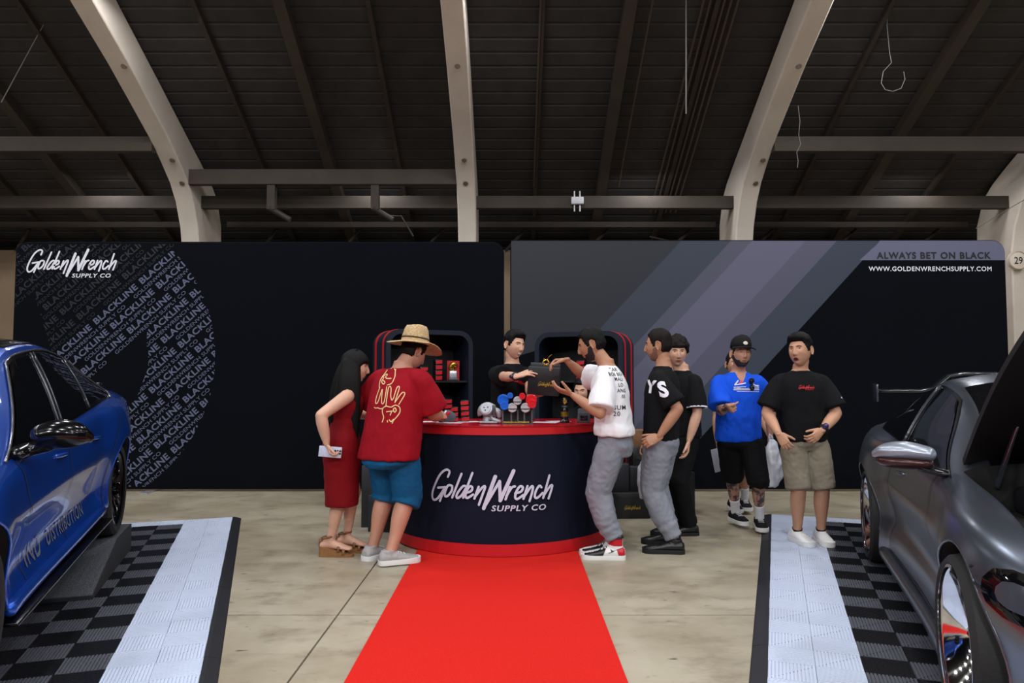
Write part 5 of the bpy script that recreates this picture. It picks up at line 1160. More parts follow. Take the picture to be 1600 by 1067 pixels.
# ---- 2 man in the red tee and straw hat
c = person(dict(base=(-0.90, 5.46), rz=RZ(-32), h=1.74, bulk=1.24, skinmat=DARKER, lean3=(0.02, 0.09, 0.01), hairmat=M_hairbr, head=(-14, -28, 0), hoff=(0.03, 0.06), hz=-0.045, armbulk=1.25, legbulk=1.18, neck=1.15,
    hair=dict(top=0.012, side=0.008, spiky=0.002), jaw=1.15,
    arms=[dict(wrist=(-0.57, 5.76, 1.06), elbow=at(690, 720, 5.30), fdir=(0.3, 0.95, 0.1), palm=(-0.7, 0.2, -0.6), curl=(40, 45, 25)),
          dict(wrist=(-1.02, 6.0, 1.03), elbow=at(556, 640, 5.75), fdir=(0.8, 0.55, 0.0), palm=(0.5, -0.2, -0.9))],
    feet=[dict(at=fxy(610, 883), yaw=-34, lift=0.009), dict(at=fxy(582, 873), yaw=-2)],
    label='man in a straw sun hat, red printed tee and blue shorts with his back turned', group='people at the booth'))
M_red = cloth('red_cotton', (148, 6, 26), 0.85, 0.12, 0.3); M_teal = cloth('blue_shorts_cloth', (10, 84, 128), 0.7, 0.1)
sh = top_shirt(c, M_red, hem=0.76, loose=1.06, sleeve=0.86, sl_r=(0.096, 0.105), amp=0.0075, belly=0.012, hang=1.04, seed=3)
bottoms(c, M_teal, [.118, .118, .108, .1, .1], end=0.62, hipw=(.168, .13), amp=0.006, name='shorts', seed=5)
st = [[(110, 390), (80, 450), (48, 510), (38, 560), (45, 600)], [(140, 405), (130, 422)], [(195, 405), (178, 440), (185, 500), (165, 555), (125, 570)], [(178, 440), (165, 425)], [(60, 500), (85, 475), (105, 480), (90, 500), (110, 512), (150, 512)], [(75, 530), (97, 548), (82, 562), (60, 540), (72, 505)],
      [(50, 590), (22, 690), (25, 732), (48, 715), (75, 612)], [(80, 610), (84, 715), (98, 735), (114, 700), (122, 585)], [(130, 755), (138, 610), (152, 580), (166, 605), (168, 665), (182, 702), (198, 680)], [(198, 680), (215, 605), (230, 582), (241, 600), (212, 712)], [(210, 722), (265, 642), (290, 636), (290, 662), (246, 738)],
      [(130, 755), (102, 772), (98, 805), (115, 850), (103, 892)], [(130, 752), (178, 762), (215, 745), (250, 760), (258, 800), (236, 842), (205, 878), (196, 900)], [(140, 802), (200, 795)], [(186, 800), (175, 832)], [(200, 780), (215, 768), (226, 790), (212, 806), (200, 780)], [(150, 878), (153, 892)], [(168, 872), (186, 886), (206, 866)], (9, [(12, 768), (30, 774), (50, 770), (70, 778), (92, 776)])]
kpx = 5.3 / CAM_F / 5.614
L_ = []
for q in st:
    wd_, ln_ = (q if isinstance(q, tuple) else (9, q)); L_.append((wd_ * kpx, [((x - 155) * kpx, (645 - y) * kpx) for x, y in ln_]))
wprint(c, sh, 'hand_drawing', stroke_geo(L_, 9 * kpx), at(607.6, 614.9, 5.3), (0.06, 1, 0), mat('cream_print', (226, 190, 136), 0.7), 0.004)
M_sneak = mat('grey_mesh_sneaker', (172, 170, 168), 0.85, 0, 0.2, 40, 0.4, 260); shoes(c, M_sneak, M_sole_w, 0.105, M_white_lace, 'sneaker', 0.305, 0.054, 0.035)
HM = c['HM']; M_straw = mat('woven_straw', (216, 190, 146), 0.8, 0, 0.3, 55, 0.7, 90, col2=(170, 138, 92), stretch=(1, 1, 2.5))
prof = [(0.0, 0.158), (0.04, 0.16), (0.07, 0.15), (0.083, 0.125), (0.094, 0.07), (0.1, 0.03)]
Vh = []; Fh = []; n = 48; rings = prof + [(0.104, 0.022), (0.13, 0.018), (0.165, 0.012), (0.195, 0.0), (0.197, -0.006), (0.165, 0.005), (0.13, 0.011), (0.098, 0.015)]
for r, z in rings:
    for j in range(n):
        a = 2 * PI * j / n; sag = -0.055 * smst(0.11, 0.2, r) * abs(math.sin(a)) ** 2 * 0.0 - 0.03 * smst(0.11, 0.2, r) * (math.cos(a) ** 2) * -0.6 - 0.035 * smst(0.11, 0.2, r) * max(0, math.sin(a)); dent = -0.02 * math.exp(-((r * math.cos(a)) / 0.025) ** 2) * (z > 0.12)
        Vh.append((r * math.cos(a) * 0.95, r * math.sin(a) * 1.08, z + sag + dent + 0.003 * math.sin(5 * a) * smst(0.12, 0.2, r)))
for i in range(len(rings) - 1):
    for j in range(n): a = i * n + j; b = i * n + (j + 1) % n; Fh.append((a, a + n, b + n, b))
HT = HM @ Matrix.Translation((0, -0.012, 0.048)) @ Matrix.Rotation(RZ(20), 4, 'X')
hat = put_geo('straw_hat', (Vh, Fh), M_straw, c['root'], HT)
put_geo('hat_band', lathe_geo([(0.0985, 0.05), (0.0995, 0.05), (0.0975, 0.062), (0.0955, 0.062)], 48, 'Z', True), mat('open_weave_band', (92, 70, 44), 0.8, 0, 0.6, 90), hat, HT @ Matrix.Diagonal((0.95, 1.08, 1, 1)))

# ---- 3 clerk behind the counter
c = person(dict(base=(-0.02, 6.86), rz=RZ(-152), h=1.80, bulk=1.05, skinmat=PALE, lean=(0.0, 0.05), hairmat=M_hairb, head=(14, -6, -5), mouth='laugh', eyeopen=0.3, nose=0.85,
    headpos=None, hair=dict(top=0.024, side=0.010, line=0.068, quiff=0.02, spiky=0.006),
    arms=[dict(wrist=at(811, 588, 6.18), elbow=at(760, 622, 6.6), fdir=(0.85, -0.2, 0.3), palm=(0.5, 0.4, -0.6), curl=(12, 18, 10), spread=9),
          dict(wrist=at(831, 637, 6.15), elbow=at(835, 660, 6.9), fdir=(0.85, -0.2, 0.12), palm=(0, 0.1, 1), curl=(12, 22, 15), spread=8)],
    feet=[dict(at=(-0.14, 6.84)), dict(at=(0.1, 6.92))], label='laughing dark-haired clerk in a black tee behind the counter passing over a box', group='people at the booth'))
sh = top_shirt(c, M_blk, hem=0.84, loose=1.04, sleeve=0.82, sl_r=(0.082, 0.09), amp=0.006, seed=8)
bottoms(c, M_blk, [.1, .09, .075, .068, .065], hipw=(.168, .122)); shoes(c, M_shoe_b, M_sole_b)
wprint(c, sh, 'chest_logo', logo_geo(0.1), at(812, 597, 6.7), (0, 1, 0), mat('red_print', (206, 22, 40), 0.6), 0.003, -0.3)
e_, w_ = c['el'][0], c['wr'][0]; d_ = (w_ - e_).normalized(); wq = lin(e_, w_, 0.86)
wt = put_geo('wristwatch', tube_geo([wq + d_ * x for x in (-0.013, 0.013)], 0.036, 18), mat('watch_band', (18, 19, 24), 0.4), c['root']); Lc = c['Lw'](Vector((0, 0, CAM_H))); dv = (Lc - wq); dv = (dv - d_ * dv.dot(d_)).normalized()
put_geo('watch_face', capsule([wq + dv * 0.03 - d_ * 0.004, wq + dv * 0.043], [0.018, 0.0165], 14), mat('watch_glass', (36, 46, 74), 0.08, 0.2), wt)

# ---- 4 man in the white tee
c = person(dict(base=(0.79, 5.62), rz=RZ(72), h=1.75, bulk=1.0, skinmat=OLIVE, lean=(0.0, 0.055), hairmat=M_hairb, head=(6, -18, 0), nose=0.95, hoff=(0, 0.085), beard=0.003, beardmat=mat('black_beard', (28, 21, 19), 0.7, 0, 0.3, 90, 0.5, 200),
    hair=dict(top=0.02, side=0.009, line=0.068, spiky=0.004, seed=4),
    arms=[dict(wrist=at(884, 562, 5.85), elbow=at(925, 592, 5.98), fdir=(-0.95, 0.05, -0.1), palm=(-0.15, -0.2, -1), curl=(40, 30, 15), thumb=(15, 5)),
          dict(wrist=at(893, 616, 5.45), elbow=at(936, 652, 5.36), fdir=(-0.9, 0.15, 0.3), palm=(-0.1, 0.35, 0.9), curl=(15, 20, 10), thumb=(40, 10))],
    feet=[dict(at=fxy(955, 867), yaw=12), dict(at=fxy(959, 873), yaw=14)], label='bearded man in a white printed tee and grey joggers taking the box', group='people at the booth'))
M_wt = cloth('white_cotton', (236, 235, 238), 0.85, 0.05, 0.2)
sh = top_shirt(c, M_wt, hem=0.925, loose=1.09, sleeve=0.86, sl_r=(0.085, 0.096), amp=0.008, seed=11, hang=1.06)
M_jog = cloth('heather_grey_fleece', (136, 140, 150), 0.9, 0.18, 0.3)
jg = bottoms(c, M_jog, [.102, .102, .088, .08, .062], hipw=(.162, .122), amp=0.009, seed=6, bunch=0.008, crotch=0.76, cuff=0.075)
for (txt, u, v, hh) in (('CAR', 966, 577, 5), ('BON BEA', 966, 584.5, 5), ('MALI', 970, 592, 5), ('LO', 972, 601, 5), ('ANG', 973, 610, 5), ('.05', 975, 619, 4.5)):
    wprint(c, sh, 'lettering', ctr(text_geo(txt, hh * 1.2 * 5.4 / CAM_F, 0.006, 0, 1.1, 1.0)), at(u - 4, v, 5.5), (-0.35, 0.93, 0), M_black, 0.0035)
wprint(c, sh, 'lettering', ctr(text_geo('SUM\n20', 7.4 * 5.4 / CAM_F, 0.006, 0, 1.15, 1.1, 'LEFT', 0.95)), at(966, 641, 5.5), (-0.1, 1, 0), M_black, 0.0035)
wprint(c, jg, 'woven_label', ([(-0.012, -0.022), (0.012, -0.022), (0.012, 0.022), (-0.012, 0.022)], [(0, 1, 2, 3)]), at(918.5, 717, 5.4), (0, 1, 0), M_logo, 0.004)
M_jr, M_jw = mat('red_shoe_leather', (186, 20, 36), 0.4), mat('white_shoe_leather', (228, 226, 226), 0.45)
for (o, T, g) in shoes(c, M_jw, M_sole_w, 0.165, M_shoe_b, 'high_top_shoe', 0.325, 0.054, 0.03):
    bv = bvh_of(o)
    def panel(name, P, m, sd): # side panels drawn in (y, z) of the shoe
        P = [(y * 1.1, z * 1.14) for y, z in P]; n_ = len(P); R3 = T.to_3x3()
        return wrap(name, (P, [tuple(range(n_))]), T @ Vector((sd * 0.2, 0, 0)), R3 @ Vector((0, 1, 0)), R3 @ Vector((0, 0, 1)), R3 @ Vector((-sd, 0, 0)), bv, m, o, 0.0022 if m is not M_shoe_b else 0.0034, 0.008)
    for sd in (1, -1):
        panel('heel_panel', [(-0.1, 0.03), (-0.03, 0.03), (-0.018, 0.07), (-0.075, 0.085), (-0.1, 0.08)], M_jr, sd)
        panel('collar_panel', [(-0.09, 0.088), (0.0, 0.092), (0.05, 0.1), (0.03, 0.14), (-0.09, 0.14)], M_jr, sd)
        panel('toe_panel', [(0.075, 0.03), (0.2, 0.03), (0.205, 0.05), (0.15, 0.052), (0.1, 0.085), (0.06, 0.105), (0.045, 0.095)], M_shoe_b, sd)
        panel('swoosh', [(0.045, 0.048), (0.03, 0.046), (0.02, 0.055), (0.025, 0.075), (0.012, 0.064), (0.0, 0.062), (-0.085, 0.088), (-0.02, 0.07), (0.01, 0.053), (0.03, 0.05)][::1], M_shoe_b, sd)
    put_geo('collar_rim', tube_geo([T @ Vector((0.047 * math.cos(a), -0.014 + 0.054 * math.sin(a), 0.162)) for a in np.linspace(0, 2 * PI, 22)], 0.008, 8, False), M_shoe_b, o)

# ---- 5 seated young woman behind the counter
c = person(dict(base=(0.72, 7.35), rz=RZ(160), h=1.6, bulk=0.95, female=True, skinmat=PALE, drop=0.24, hairmat=M_hairb, head=(-6, -14, 0), nose=0.7,
    hair=dict(top=0.018, side=0.014, line=0.07, nape=-0.1, spiky=0.002, extra=[capsule([(0, -0.055, 0.03), (0, -0.08, -0.1), (0.0, -0.07, -0.25), (0, -0.06, -0.36)], [(0.08, 0.05), (0.09, 0.045), (0.085, 0.035), (0.05, 0.02)], 18, (1, 0, 0)),
        capsule([(0.062, 0.0, 0.05), (0.08, 0.0, -0.1), (0.08, 0.03, -0.28)], [(0.022, 0.05), (0.024, 0.05), (0.012, 0.025)], 14, (1, 0, 0)), capsule([(-0.062, 0.0, 0.05), (-0.08, 0.0, -0.1), (-0.08, 0.03, -0.28)], [(0.022, 0.05), (0.024, 0.05), (0.012, 0.025)], 14, (1, 0, 0))]),
    arms=[dict(wrist=at(868, 657, 7.0), elbow=at(895, 668, 7.25), fdir=(-0.9, -0.4, 0), palm=(0, 0, -1)), dict(wrist=at(930, 660, 7.05), elbow=at(945, 665, 7.3), fdir=(-0.5, -0.8, 0), palm=(0, 0, -1))],
    feet=[dict(at=(0.64, 7.0)), dict(at=(0.82, 7.0))], label='dark-haired young woman in black seated low behind the counter', group='people at the booth'))
sh = top_shirt(c, M_blk, hem=0.86, loose=1.1, sleeve=0.8, sl_r=(0.07, 0.075), amp=0.005, seed=14); bottoms(c, M_blk, [.1, .09, .075, .068, .06], hipw=(.16, .12)); shoes(c, M_shoe_b, M_sole_b)
st_ = empty('stool', (0.73, 7.42, 0)); lathe('seat', [(0, 0.52), (0.15, 0.52), (0.165, 0.505), (0.16, 0.48), (0, 0.48)], M_shoe_b, st_, 24)
for k in range(4): a = PI / 4 + k * PI / 2; tube('leg', [(0.1 * math.cos(a), 0.1 * math.sin(a), 0.49), (0.17 * math.cos(a), 0.17 * math.sin(a), 0.0)], 0.012, M_sole_b, st_, 8)
tag(st_, 'black stool under the woman seated behind the counter', 'stool')

# ---- 6 man in the black tee with white letters
c = person(dict(base=(1.19, 5.82), rz=RZ(62), h=1.75, bulk=1.0, skinmat=OLIVE, lean=(0.0, -0.02), hairmat=M_hairbr, head=(4, -4, 0), nose=0.95, beard=0.0018, beardmat=mat('stubble', (132, 94, 74), 0.7, 0, 0.3, 120),
    hair=dict(top=0.016, side=0.006, line=0.07, spiky=0.004, seed=6),
    arms=[dict(wrist=at(1012, 690, 6.02), elbow=at(1030, 650, 6.2), fdir=(-0.5, -0.2, -0.8), palm=(0.5, -0.5, 0)), dict(wrist=at(1029, 683, 5.60), elbow=at(1066, 656, 5.55), fdir=(-0.85, -0.05, -0.35), palm=(0.1, 0.9, -0.3), curl=(35, 50, 30), thumb=(30, 10))],
    feet=[dict(at=fxy(1036, 850, 0.06), yaw=18), dict(at=fxy(1052, 864), yaw=20)], label='man in a black tee with white letters and grey joggers, hand on hip', group='people at the booth'))
sh = top_shirt(c, M_blk, hem=0.87, loose=1.03, sleeve=0.84, sl_r=(0.08, 0.086), amp=0.006, seed=17, hang=0.97)
bottoms(c, M_jog, [.112, .106, .09, .082, .06], hipw=(.174, .135), amp=0.009, seed=9, bunch=0.008, crotch=0.74, cuff=0.04)
shoes(c, M_shoe_b, M_sole_b, 0.11, M_sole_b, 'shoe', 0.32, 0.056, 0.032)
wprint(c, sh, 'lettering', ctr(text_geo('S', 0.115, 0.045, 0, 1, 0.85)), at(1034, 608, 5.6), (0.0, 1, 0), M_logo, 0.004, RZ(12))
wprint(c, sh, 'lettering', ctr(text_geo('Y', 0.1, 0.04, 0, 1, 0.8)), at(1016.5, 604, 5.6), (0.2, 1, 0), M_logo, 0.004, RZ(-8))

# ---- 7 man half hidden behind him
c = person(dict(base=(1.51, 6.46), rz=RZ(118), h=1.72, bulk=1.0, skinmat=PALE, lean=(0, 0.0), hairmat=M_hairbr, head=(58, -8, 0), hoff=(0.0, 0.02),
    hair=dict(top=0.03, side=0.018, line=0.066, fringe=0.025, spiky=0.012, nape=-0.05, seed=9),
    arms=[dict(wrist=(1.35, 6.7, 0.84), elbow=(1.45, 6.75, 1.1), fdir=(0, 0, -1), palm=(1, 0, 0)), dict(wrist=at(1076, 690, 6.22), elbow=at(1090, 650, 6.26), fdir=(-0.1, 0, -1), palm=(-1, 0.2, 0))],
    feet=[dict(at=fxy(1040, 838, 0.08, 0.1), yaw=-10), dict(at=fxy(1076, 836), yaw=-25)], label='tousle-haired man in a black shirt with white sleeve trim, half hidden behind another', group='people at the booth'))
sh = top_shirt(c, M_blk, hem=0.86, loose=1.03, sleeve=0.84, sl_r=(0.08, 0.086), amp=0.005, seed=21); bottoms(c, M_blk, [.104, .095, .082, .075, .072], hipw=(.17, .125), seed=3); shoes(c, M_shoe_b, M_sole_b)
a_, e_ = c['sh'][1], c['el'][1]; q = lin(a_, e_, 0.825); d_ = (e_ - a_).normalized(); put_geo('sleeve_trim', tube_geo([q - d_ * 0.006, q + d_ * 0.005], [0.0885, 0.0895], 24), M_logo, sh)

# ---- 8 man in the blue tee
c = person(dict(base=(2.02, 6.52), rz=RZ(178), h=1.70, bulk=1.1, skinmat=('inked', (190, 140, 116), True), ink=True, lean=(0.0, 0.03), hairmat=M_hairbr, head=(6, 3, -4), beard=0.0035, beardmat=M_beard, eyeopen=0.35, jaw=1.1, armbulk=1.08, hoff=(-0.01, 0.02), headscale=0.98,
    hair=dict(top=0.004, side=0.004, spiky=0.001),
    arms=[dict(wrist=at(1134, 637, 6.12), elbow=at(1124, 650, 6.5), fdir=(0.25, -0.95, -0.1), palm=(0.7, 0.3, 0.5), each=[(35, 30, 20), (85, 90, 60), (85, 90, 60), (85, 90, 60)], thumb=(5, 0)),
          dict(wrist=at(1203, 682, 6.5), elbow=at(1212, 640, 6.62), fdir=(0, -0.05, -1), palm=(-1, 0.1, 0), curl=(50, 60, 40))],
    feet=[dict(at=fxy(1150, 820), yaw=12), dict(at=fxy(1187, 828), yaw=-8, lift=0.02)], label='bearded man in a black cap and bright blue tee walking forward', group='people walking past the booth'))
M_bl = cloth('royal_blue_cotton', (20, 88, 232), 0.8, 0.1, 0.25)
sh = top_shirt(c, M_bl, hem=0.82, loose=1.06, sleeve=0.86, sl_r=(0.088, 0.098), amp=0.007, seed=23, hang=0.98, vneck=0.03)
bottoms(c, M_blk, [.112, .11, .098, .09, .09], end=0.56, hipw=(.168, .125), name='shorts', seed=8)
socks(c, mat('white_sock', (228, 228, 232), 0.9, 0, 0.06, 60), 0.235); shoes(c, cloth('black_canvas', (22, 22, 26)), M_sole_w, 0.098, M_white_lace, 'sneaker', 0.29, 0.05, 0.03)
wprint(c, sh, 'neck_opening', ([(-0.052, 0.02), (0.0, 0.012), (0.052, 0.02), (0.03, -0.045), (0.006, -0.085), (-0.006, -0.085), (-0.03, -0.045)], [tuple(range(7))[::-1]]), c['root'].matrix_basis @ (c['spine'](1.468) + Vector((0, 0.1, 0))), (0, 1, -0.15), skin_mat('inked', (190, 140, 116)), 0.002, 0, 0.015)
kp = 6.35 / CAM_F / 8.536; S_ = lambda L: [((x - 520) * kp, (745 - y) * kp) for x, y in L]
wprint(c, sh, 'chest_print', stroke_geo([(16 * kp, S_([(360, 735), (410, 680)])), (14 * kp, S_([(360, 738), (440, 725), (500, 712)])), (16 * kp, S_([(590, 710), (640, 742), (690, 748)])), (9 * kp, S_([(345, 768), (500, 762)])), (9 * kp, S_([(590, 765), (690, 768)])), (14 * kp, S_([(390, 782), (425, 782)])), (9 * kp, S_([(340, 802), (690, 802)])), (5 * kp, S_([(380, 822), (690, 828)])), (8 * kp, S_([(345, 785), (690, 786)]))]), at(1171, 602.3, 6.3), (0, 1, 0), M_logo, 0.004)
wprint(c, sh, 'chest_print', stroke_geo([(26 * kp, S_([(428, 715), (455, 688)]))]), at(1171, 602.3, 6.3), (0, 1, 0), mat('coral_print', (226, 70, 84), 0.7), 0.004)
# sunglasses hung from his neckline
hit = bvh_of(sh).ray_cast(c['Lw'](at(1174, 600, 5.6)), c['Lw'](at(1174, 600, 7)) - c['Lw'](at(1174, 600, 5.6)))[0]
sg = empty('sunglasses'); sg.location = (Matrix.Translation((2.02, 6.52, 0)) @ Matrix.Rotation(RZ(178), 4, 'Z')) @ hit + Vector((0, -0.014, 0.0)); M_sung = mat('dark_lens', (12, 12, 14), 0.06)
for z in (0.028, -0.034): put_geo('lens', capsule([(0, 0.004, z), (0, -0.006, z)], [(0.025, 0.024), (0.022, 0.021)], 16, (0, 0, 1)), M_sung, sg)
put_geo('bridge', capsule([(0, 0, 0.012), (0, 0, -0.014)], [0.004, 0.004], 8), M_sole_b, sg)
for x in (-0.02, 0.02): put_geo('temple', capsule([(x, 0.004, 0.045), (x * 0.6, 0.012, 0.0), (x * 0.3, 0.012, -0.07)], [0.004, 0.004, 0.003], 8), M_sole_b, sg)
tag(sg, 'dark sunglasses hooked on the neckline of the blue tee', 'sunglasses')
HM = c['HM']; M_cap = cloth('black_cap_twill', (24, 24, 28), 0.8)
cv = []; cf = []; n = 40; prof = [(0.0, 0.125), (0.03, 0.124), (0.06, 0.115), (0.082, 0.09), (0.092, 0.055), (0.094, 0.02), (0.09, 0.019), (0.08, 0.05)]
for r, z in prof:
    for j in range(n): a = 2 * PI * j / n; cv.append((r * 0.93 * math.cos(a), r * 1.13 * math.sin(a) - 0.004, z + 0.012 * (z > 0.06) * max(0, math.sin(a)) * (r < 0.09)))
for i in range(len(prof) - 1):
    for j in range(n): a = i * n + j; b = i * n + (j + 1) % n; cf.append((a, a + n, b + n, b))
HC_ = HM @ Matrix.Translation((0, -0.004, 0.034)); cap = put_geo('cap', (cv, cf), M_cap, c['root'], HC_)
bvx = []; bfx = []; m_ = 17
for k, (r, dz) in enumerate(((0.094, 0.021), (0.12, 0.022), (0.142, 0.016), (0.144, 0.012), (0.12, 0.016), (0.092, 0.015))):
    for j in range(m_): a = RZ(25 + 130 * j / (m_ - 1)); bvx.append((0.93 * min(r, 0.1 + (r - 0.1) * 0.6) * math.cos(a) * 1.0, 1.1 * r * math.sin(a), dz - 0.02 * abs(math.cos(a)) ** 2 * smst(0.09, 0.16, r)))
for i in range(5):
    for j in range(m_ - 1): a = i * m_ + j; bfx.append((a, a + 1, a + 1 + m_, a + m_))
put_geo('bill', (bvx, bfx), M_cap, cap, HC_)
cb = bvh_of(cap); el_ = [(0.021 * math.cos(a), 0.019 * math.sin(a) if math.sin(a) > 0 else 0.012 * math.sin(a)) for a in np.linspace(0, 2 * PI, 20, endpoint=False)]
R3 = HM.to_3x3(); wrap('cap_badge', (el_, [tuple(range(20))]), HM @ Vector((0, 0.3, 0.085)), R3 @ Vector((-1, 0, 0)), R3 @ Vector((0, 0, 1)), R3 @ Vector((0, -1, 0)), cb, mat('cream_badge', (222, 210, 190), 0.7), cap, 0.003, 0.01)
bag = empty('plastic_bag', at(1209, 760, 6.42))
V, F = remesh([sect_loft([((x, 0, z), a, b, 2.4, 0.3 + 0.3 * z) for z, a, b, x in ((0.0, .04, .02, -0.02), (0.015, .055, .03, -0.015), (0.08, .075, .045, 0.005), (0.2, .07, .05, 0.01), (0.3, .058, .04, 0.0), (0.36, .045, .025, -0.005), (0.41, .02, .015, -0.012))])], 0.007, 2); V = wrinkle(V, F, 0.014, 16, 5, (1, 1, 0.5))
put_geo('sack', (V, F), mat('white_plastic_film', (212, 216, 226), 0.3, 0, 0.12, 12), bag); put_geo('handle', tube_geo([(-0.02, 0, 0.39), (-0.035, 0, 0.43), (-0.03, 0.0, 0.455), (-0.005, 0, 0.43), (0.0, 0, 0.38)], 0.008, 8), MATS['white_plastic_film'], bag)
tag(bag, 'crumpled white plastic carrier bag hanging beside the khaki shorts', 'bag')

# ---- 9 person almost hidden behind the blue tee
c = person(dict(base=(2.2, 7.2), rz=RZ(176), h=1.62, bulk=0.95, skinmat=TAN, hairmat=M_hairbr, hair=dict(top=0.015, side=0.01),
    arms=[dict(wrist=at(1119, 700, 7.08), elbow=at(1117, 665, 7.15), fdir=(0.1, -0.2, -1), palm=(1, 0, 0), curl=(30, 40, 20)), dict(wrist=(2.5, 7.1, 0.8), elbow=(2.5, 7.3, 1.0), fdir=(0, 0, -1), palm=(-1, 0, 0))],
    feet=[dict(at=fxy(1146, 800), yaw=5), dict(at=fxy(1164, 799), yaw=-5)], label='person in a white tee and white socks mostly hidden behind the blue tee', group='people walking past the booth'))
sh = top_shirt(c, M_wt, hem=0.86, loose=1.05, sleeve=0.8, amp=0.005, seed=31); bottoms(c, cloth('grey_shorts_cloth', (96, 98, 104)), [.105, .105, .095, .09, .09], end=0.58, hipw=(.165, .122), name='shorts'); socks(c, MATS['white_sock'], 0.25); shoes(c, MATS['black_canvas'], M_sole_w, 0.1, M_white_lace, 'sneaker', 0.28)
fo = empty('folder', at(1121, 712, 6.98), 0.3); box('cover', -0.06, 0.06, -0.004, 0.004, -0.15, 0.07, mat('pale_folder', (190, 194, 204), 0.5), fo, 0.002, Matrix.Rotation(RZ(-12), 4, 'Y')); tag(fo, 'pale flat folder carried by the person hidden behind the blue tee', 'folder')

# ---- 10 man in the black tee and khaki shorts
c = person(dict(base=(2.36, 5.93), rz=RZ(180), h=1.69, bulk=1.07, skinmat=TAN, lean=(0.01, 0.0), drop=-0.018, hairmat=M_hairb, head=(-46, 2, 4), mouth='open', nose=0.95, jaw=1.08, eyeopen=0.45, armbulk=1.12, legbulk=1.06, hoff=(0.012, 0.0), headscale=1.02,
    hair=dict(top=0.026, side=0.012, line=0.066, quiff=0.02, spiky=0.005, seed=12),
    arms=[dict(wrist=at(1217, 678, 5.72), elbow=at(1198, 652, 5.9), fdir=(0.45, -0.25, -0.85), palm=(0.5, 0.8, 0), curl=(25, 30, 20), thumb=(35, 10)),
          dict(wrist=at(1284, 673, 5.72), elbow=at(1322, 642, 5.9), fdir=(-0.75, -0.25, -0.6), palm=(-0.3, 0.85, 0), curl=(35, 40, 25), thumb=(30, 10))],
    feet=[dict(at=fxy(1246, 850), yaw=10, lift=0.0195), dict(at=fxy(1283, 850), yaw=-5, lift=0.0195)], label='man in a black tee and khaki shorts turning his head with mouth open', group='people walking past the booth'))
sh = top_shirt(c, M_blk, hem=0.86, loose=1.04, sleeve=0.84, sl_r=(0.088, 0.094), amp=0.006, seed=37, hang=0.95)
bottoms(c, cloth('khaki_twill', (136, 127, 110), 0.85, 0.1), [.108, .106, .098, .09, .09], end=0.5, hipw=(.168, .122), amp=0.008, name='shorts', seed=12)
socks(c, M_blk, 0.12, 0.04); shoes(c, M_jw, M_sole_w, 0.105, M_white_lace, 'sneaker', 0.30, 0.052, 0.034)
wprint(c, sh, 'chest_logo', logo_geo(0.125), at(1264, 605.5, 5.75), (0, 1, 0), MATS['red_print'], 0.0035)
wprint(c, sh, 'sleeve_logo', ctr(text_geo('w', 0.016, 0.04)), at(1309, 621, 5.85), (-0.25, 1, 0), M_logo, 0.0035)
e_, w_ = c['el'][1], c['wr'][1]; d_ = (w_ - e_).normalized(); wq = lin(e_, w_, 0.9)
wt = put_geo('wristwatch', tube_geo([wq + d_ * x for x in (-0.013, 0.013)], 0.0375, 18), MATS['watch_band'], c['root']); Lc = c['Lw'](Vector((0, 0, CAM_H))); dv = (Lc - wq); dv = (dv - d_ * dv.dot(d_)).normalized()
put_geo('watch_bezel', capsule([wq + dv * 0.03, wq + dv * 0.046], [0.024, 0.022], 18), mat('violet_bezel', (70, 62, 104), 0.3, 0.5), wt); put_geo('watch_face', capsule([wq + dv * 0.03, wq + dv * 0.051], [0.014, 0.012], 14), mat('watch_pale', (190, 190, 230), 0.15), wt)
# ================================================================ round counter
CX, CY, CR, CH = -0.10, 6.50, 0.93, 0.995
M_navy = mat('navy_black_fabric', (15, 22, 40), 0.7, 0, 0.12, 2.0, 0.05, 300, spec=0.15); M_redf = mat('red_fabric', (190, 4, 18), 0.6, 0, 0.1, 3, 0.05, 300)
ct = empty('counter', (CX, CY, 0)); tag(ct, 'round fronted navy promotional counter with red bands and a white handwritten logo', 'counter')
def arc_wall(name, z0, z1, r, m, parent, n=64, fold=0.0, back=0.10):
    V = []; F = []; A = [PI + PI * k / n for k in range(n + 1)]; P = [(math.cos(a), math.sin(a)) for a in A]; P = [(1.0 * -1, back / r)] + P + [(1.0, back / r)]
    zs = np.linspace(z0, z1, 14 if z1 - z0 > 0.3 else 2)
    for z in zs:
        for i, (x, y) in enumerate(P):
            k = fold * (noise.noise(Vector((x * 4.0, y * 4.0, z * 0.5))) * 0.6 + noise.noise(Vector((x * 9, y * 9, z * 1.2 + 3))) * 0.3); V.append((x * (r + k), y * (r + k), z))
    n2 = len(P)
    for k in range(len(zs) - 1):
        for i in range(n2 - 1): a = k * n2 + i; F.append((a, a + 1, a + 1 + n2, a + n2))
        F.append((k * n2 + n2 - 1, k * n2, (k + 1) * n2, (k + 1) * n2 + n2 - 1))
    F.append(tuple(range(n2))[::-1]); F.append(tuple(range((len(zs) - 1) * n2, len(zs) * n2)))
    o = meshobj(name, V, F, m, parent, True); smooth_by_angle(o, 40); return o
arc_wall('skirt', 0.10, 0.93, CR, M_navy, ct, 64, 0.012); arc_wall('lower_band', 0.012, 0.101, CR + 0.006, M_redf, ct); arc_wall('upper_band', 0.925, 0.985, CR + 0.006, M_redf, ct)
arc_wall('worktop', 0.985, CH, CR + 0.012, mat('glossy_red_top', (170, 14, 30), 0.22, 0, 0.1, 3), ct)
def on_skirt(x, y, lift=0.016):
    a = -PI / 2 + (x - 0.06) / CR; return Vector(((CR + lift) * math.cos(a), (CR + lift) * math.sin(a), 0.512 + y))
